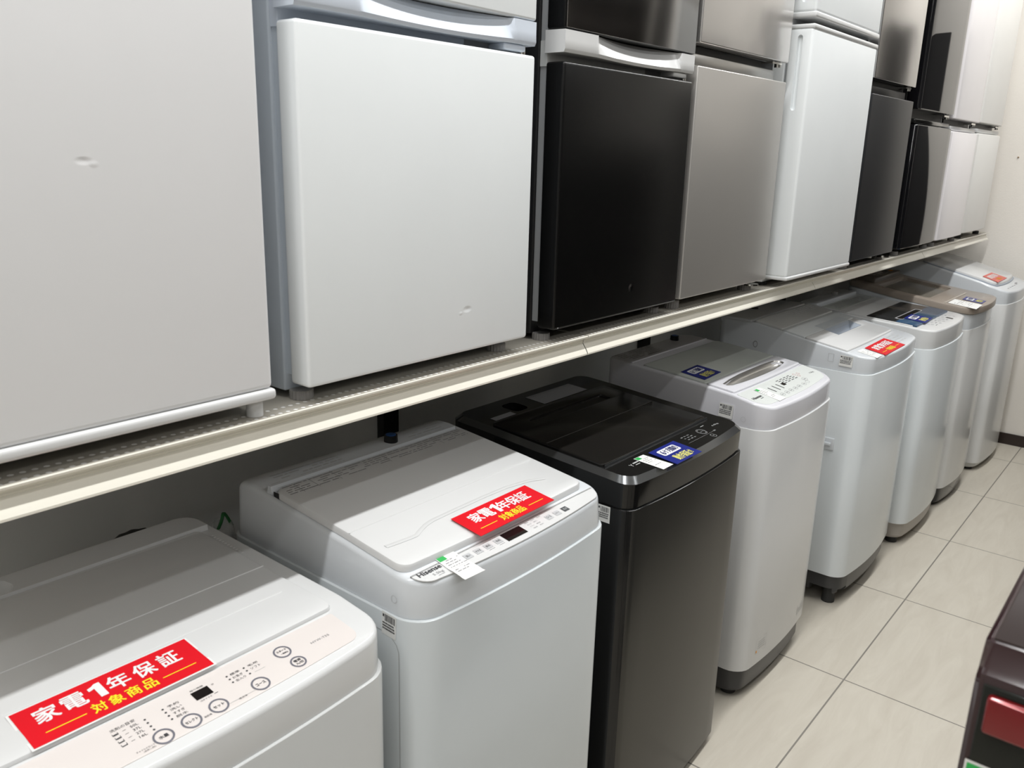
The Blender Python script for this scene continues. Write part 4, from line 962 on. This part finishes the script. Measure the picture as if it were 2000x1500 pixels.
tag('white price tag with green mark curling over the front edge of the second washing machine', P2, 1)
tag_on('white price tag with green mark beside the blue card on the black washing machine', [(-0.2275, 1.379), (-0.2265, 1.414), (-0.161, 1.420), (-0.161, 1.382)], h3, 0.0013, 2)
tag_on('white price tag with green mark on the pale panel before the silver grip', [(-0.263, 2.019), (-0.263, 2.053), (-0.193, 2.060), (-0.193, 2.022)], h4, 0.0016, 3)
tag_on('white price tag tucked beside the red card on the fifth washing machine', [(-0.215, 2.665), (-0.213, 2.715), (-0.149, 2.709), (-0.150, 2.655)], h5, 0.0008, 4, False)
tag_on('white price tag on the taupe-brown lid', [(-0.216, 3.775), (-0.219, 3.903), (-0.110, 3.890), (-0.105, 3.752)], h7, TL + 0.0008, 5, False)

# ------------------------------------------------------------------ bag of fittings between the first two machines
t = thing('plastic_bag', 'clear plastic bag with white paper and green cable behind the two nearest washing machines', 'bag', (-0.645, 0.73, 0.68))
vs = []; n = 14; m_ = 9
for j in range(m_):
    v = j / (m_ - 1); z = 0.68 + 0.112 * v
    for k in range(n):
        a = 2 * math.pi * k / n; r_ = (0.046 - 0.012 * v) * (1 + 0.13 * math.sin(3 * a + j)); w_ = 0.020 * (1 - 0.25 * v) * (1 + 0.15 * math.cos(2 * a + j * 1.7))
        vs.append((-0.645 + w_ * math.cos(a), 0.730 + 0.5 * r_ * math.sin(a), z + 0.008 * math.sin(2 * a + 0.6) * v))
fs = [(j * n + k, j * n + (k + 1) % n, (j + 1) * n + (k + 1) % n, (j + 1) * n + k) for j in range(m_ - 1) for k in range(n)] + [tuple(range(n))[::-1]]
mk('bag_film', vs, fs, BAG, t, 30)
mb = MB(); mb.box(-0.650, -0.645, 0.714, 0.747, 0.684, 0.776); mb.build('folded_paper', PAPER, t)
mb = MB(); pts = [(-0.660 + 0.004 * math.sin(k * 0.7), 0.728 + 0.0025 * k, 0.778 + 0.026 * math.sin(math.pi * k / 10)) for k in range(11)]
for k, p in enumerate(pts):
    for q in range(6):
        b = 2 * math.pi * q / 6; mb.v.append((p[0] + 0.003 * math.cos(b), p[1] + 0.003 * math.sin(b), p[2]))
for k in range(10):
    for q in range(6): mb.f.append((k * 6 + q, k * 6 + (q + 1) % 6, (k + 1) * 6 + (q + 1) % 6, (k + 1) * 6 + q)); mb.mi.append(0)
mb.build('ground_cable', CABLE_GREEN, t, 60)

# ------------------------------------------------------------------ dark maroon oven at the lower right, on a table
t = thing('microwave_oven', 'dark maroon oven with a red trim block and green sticker at the lower right edge', 'oven', (0.735, 0.755, 0.84))
ZT = 1.120
prof = [(0.580, 0.850), (0.580, 1.094), (0.5822, 1.1000), (0.5870, 1.1035), (0.595, ZT - 0.002), (0.598, ZT), (0.930, ZT), (0.934, ZT - 0.004), (0.934, 0.850)]
xs = [(0.5095, 0.010), (0.5105, 0.0035), (0.5135, 0.0008), (0.517, 0.0), (0.953, 0.0), (0.957, 0.0015), (0.960, 0.010)]
cy, cz = 0.755, 0.98; vs = []
for x, d in xs:
    for (y, z) in prof:
        vs.append((x, y + (d if y < cy else -d), z - (d if z > cz else -d)))
n = len(prof)
fs = [(k * n + q, k * n + (q + 1) % n, (k + 1) * n + (q + 1) % n, (k + 1) * n + q) for k in range(len(xs) - 1) for q in range(n)] + [tuple(range(n)), tuple(range(len(xs) * n - 1, (len(xs) - 1) * n - 1, -1))]
mk('housing', vs, fs, MAROON, t, 25)
rbox('top_plate', 0.5155, 0.9545, 0.5965, 0.931, ZT - 0.001, ZT + 0.0006, MAROON_TOP, t, 0.0006, 1)
dg = rbox('door_glass', 0.5165, 0.9535, 0.5785, 0.5815, 0.862, 1.0950, OVEN_GLASS, t, 0.001, 2)
rbox('red_trim', 0.5205, 0.62, 0.5712, 0.5795, 1.0635, 1.0905, RED_TRIM, dg, 0.0025, 3)
mb = MB(); fn = front_fn(0); fo = lambda u, v: (u, 0.5780, v); fo2 = lambda u, v: (u, 0.5777, v)
bar(mb, fo, 0.5140 + 0.0005, 0.545, 1.010, 1.0365, 0); bar(mb, fo2, 0.5160, 0.543, 1.012, 1.0345, 1)
mb.print('green_sticker', [PAPER, GREEN], dg)
for sx in (0.56, 0.91):
    for sy in (0.64, 0.88):
        mb = MB(); mb.cyl((sx, sy), 0.014, 0.838, 0.862, 16); mb.build('foot', DARK_FOOT, t)
t = thing('display_table', 'plain grey display table under the maroon oven, below the frame', 'table', (0.76, 0.80, 0))
rbox('tabletop', 0.535, 1.10, 0.60, 1.10, 0.808, 0.838, WOOD_TABLE, t, 0.004, 2)
for sx in (0.60, 1.06):
    for sy in (0.66, 1.06): mb = MB(); mb.box(sx - 0.02, sx + 0.02, sy - 0.02, sy + 0.02, 0.0, 0.809); mb.build('leg', WOOD_TABLE, t)

# ------------------------------------------------------------------ dark gondola on the other side of the aisle (out of frame, added to darken reflections and block side light)
t = thing('added_dark_shelving', 'dark brown shelving added across the aisle to darken reflections, outside the frame', 'shelving', (1.20, 3.0, 0))
DK = mat('dark_brown_enamel_steel', (0.035, 0.030, 0.027), 0.4)
rbox('back_panel', 1.34, 1.37, 1.45, 4.55, 0.0, 1.62, DK, t, 0.002, 1)
for z in (0.10, 0.55, 1.00, 1.42): rbox('shelf_board', 0.98, 1.338, 1.45, 4.55, z, z + 0.03, DK, t, 0.002, 1)
for y in (1.43, 4.57): rbox('end_panel', 0.98, 1.37, y - 0.018, y + 0.018, 0.0, 1.62, DK, t, 0.002, 1)
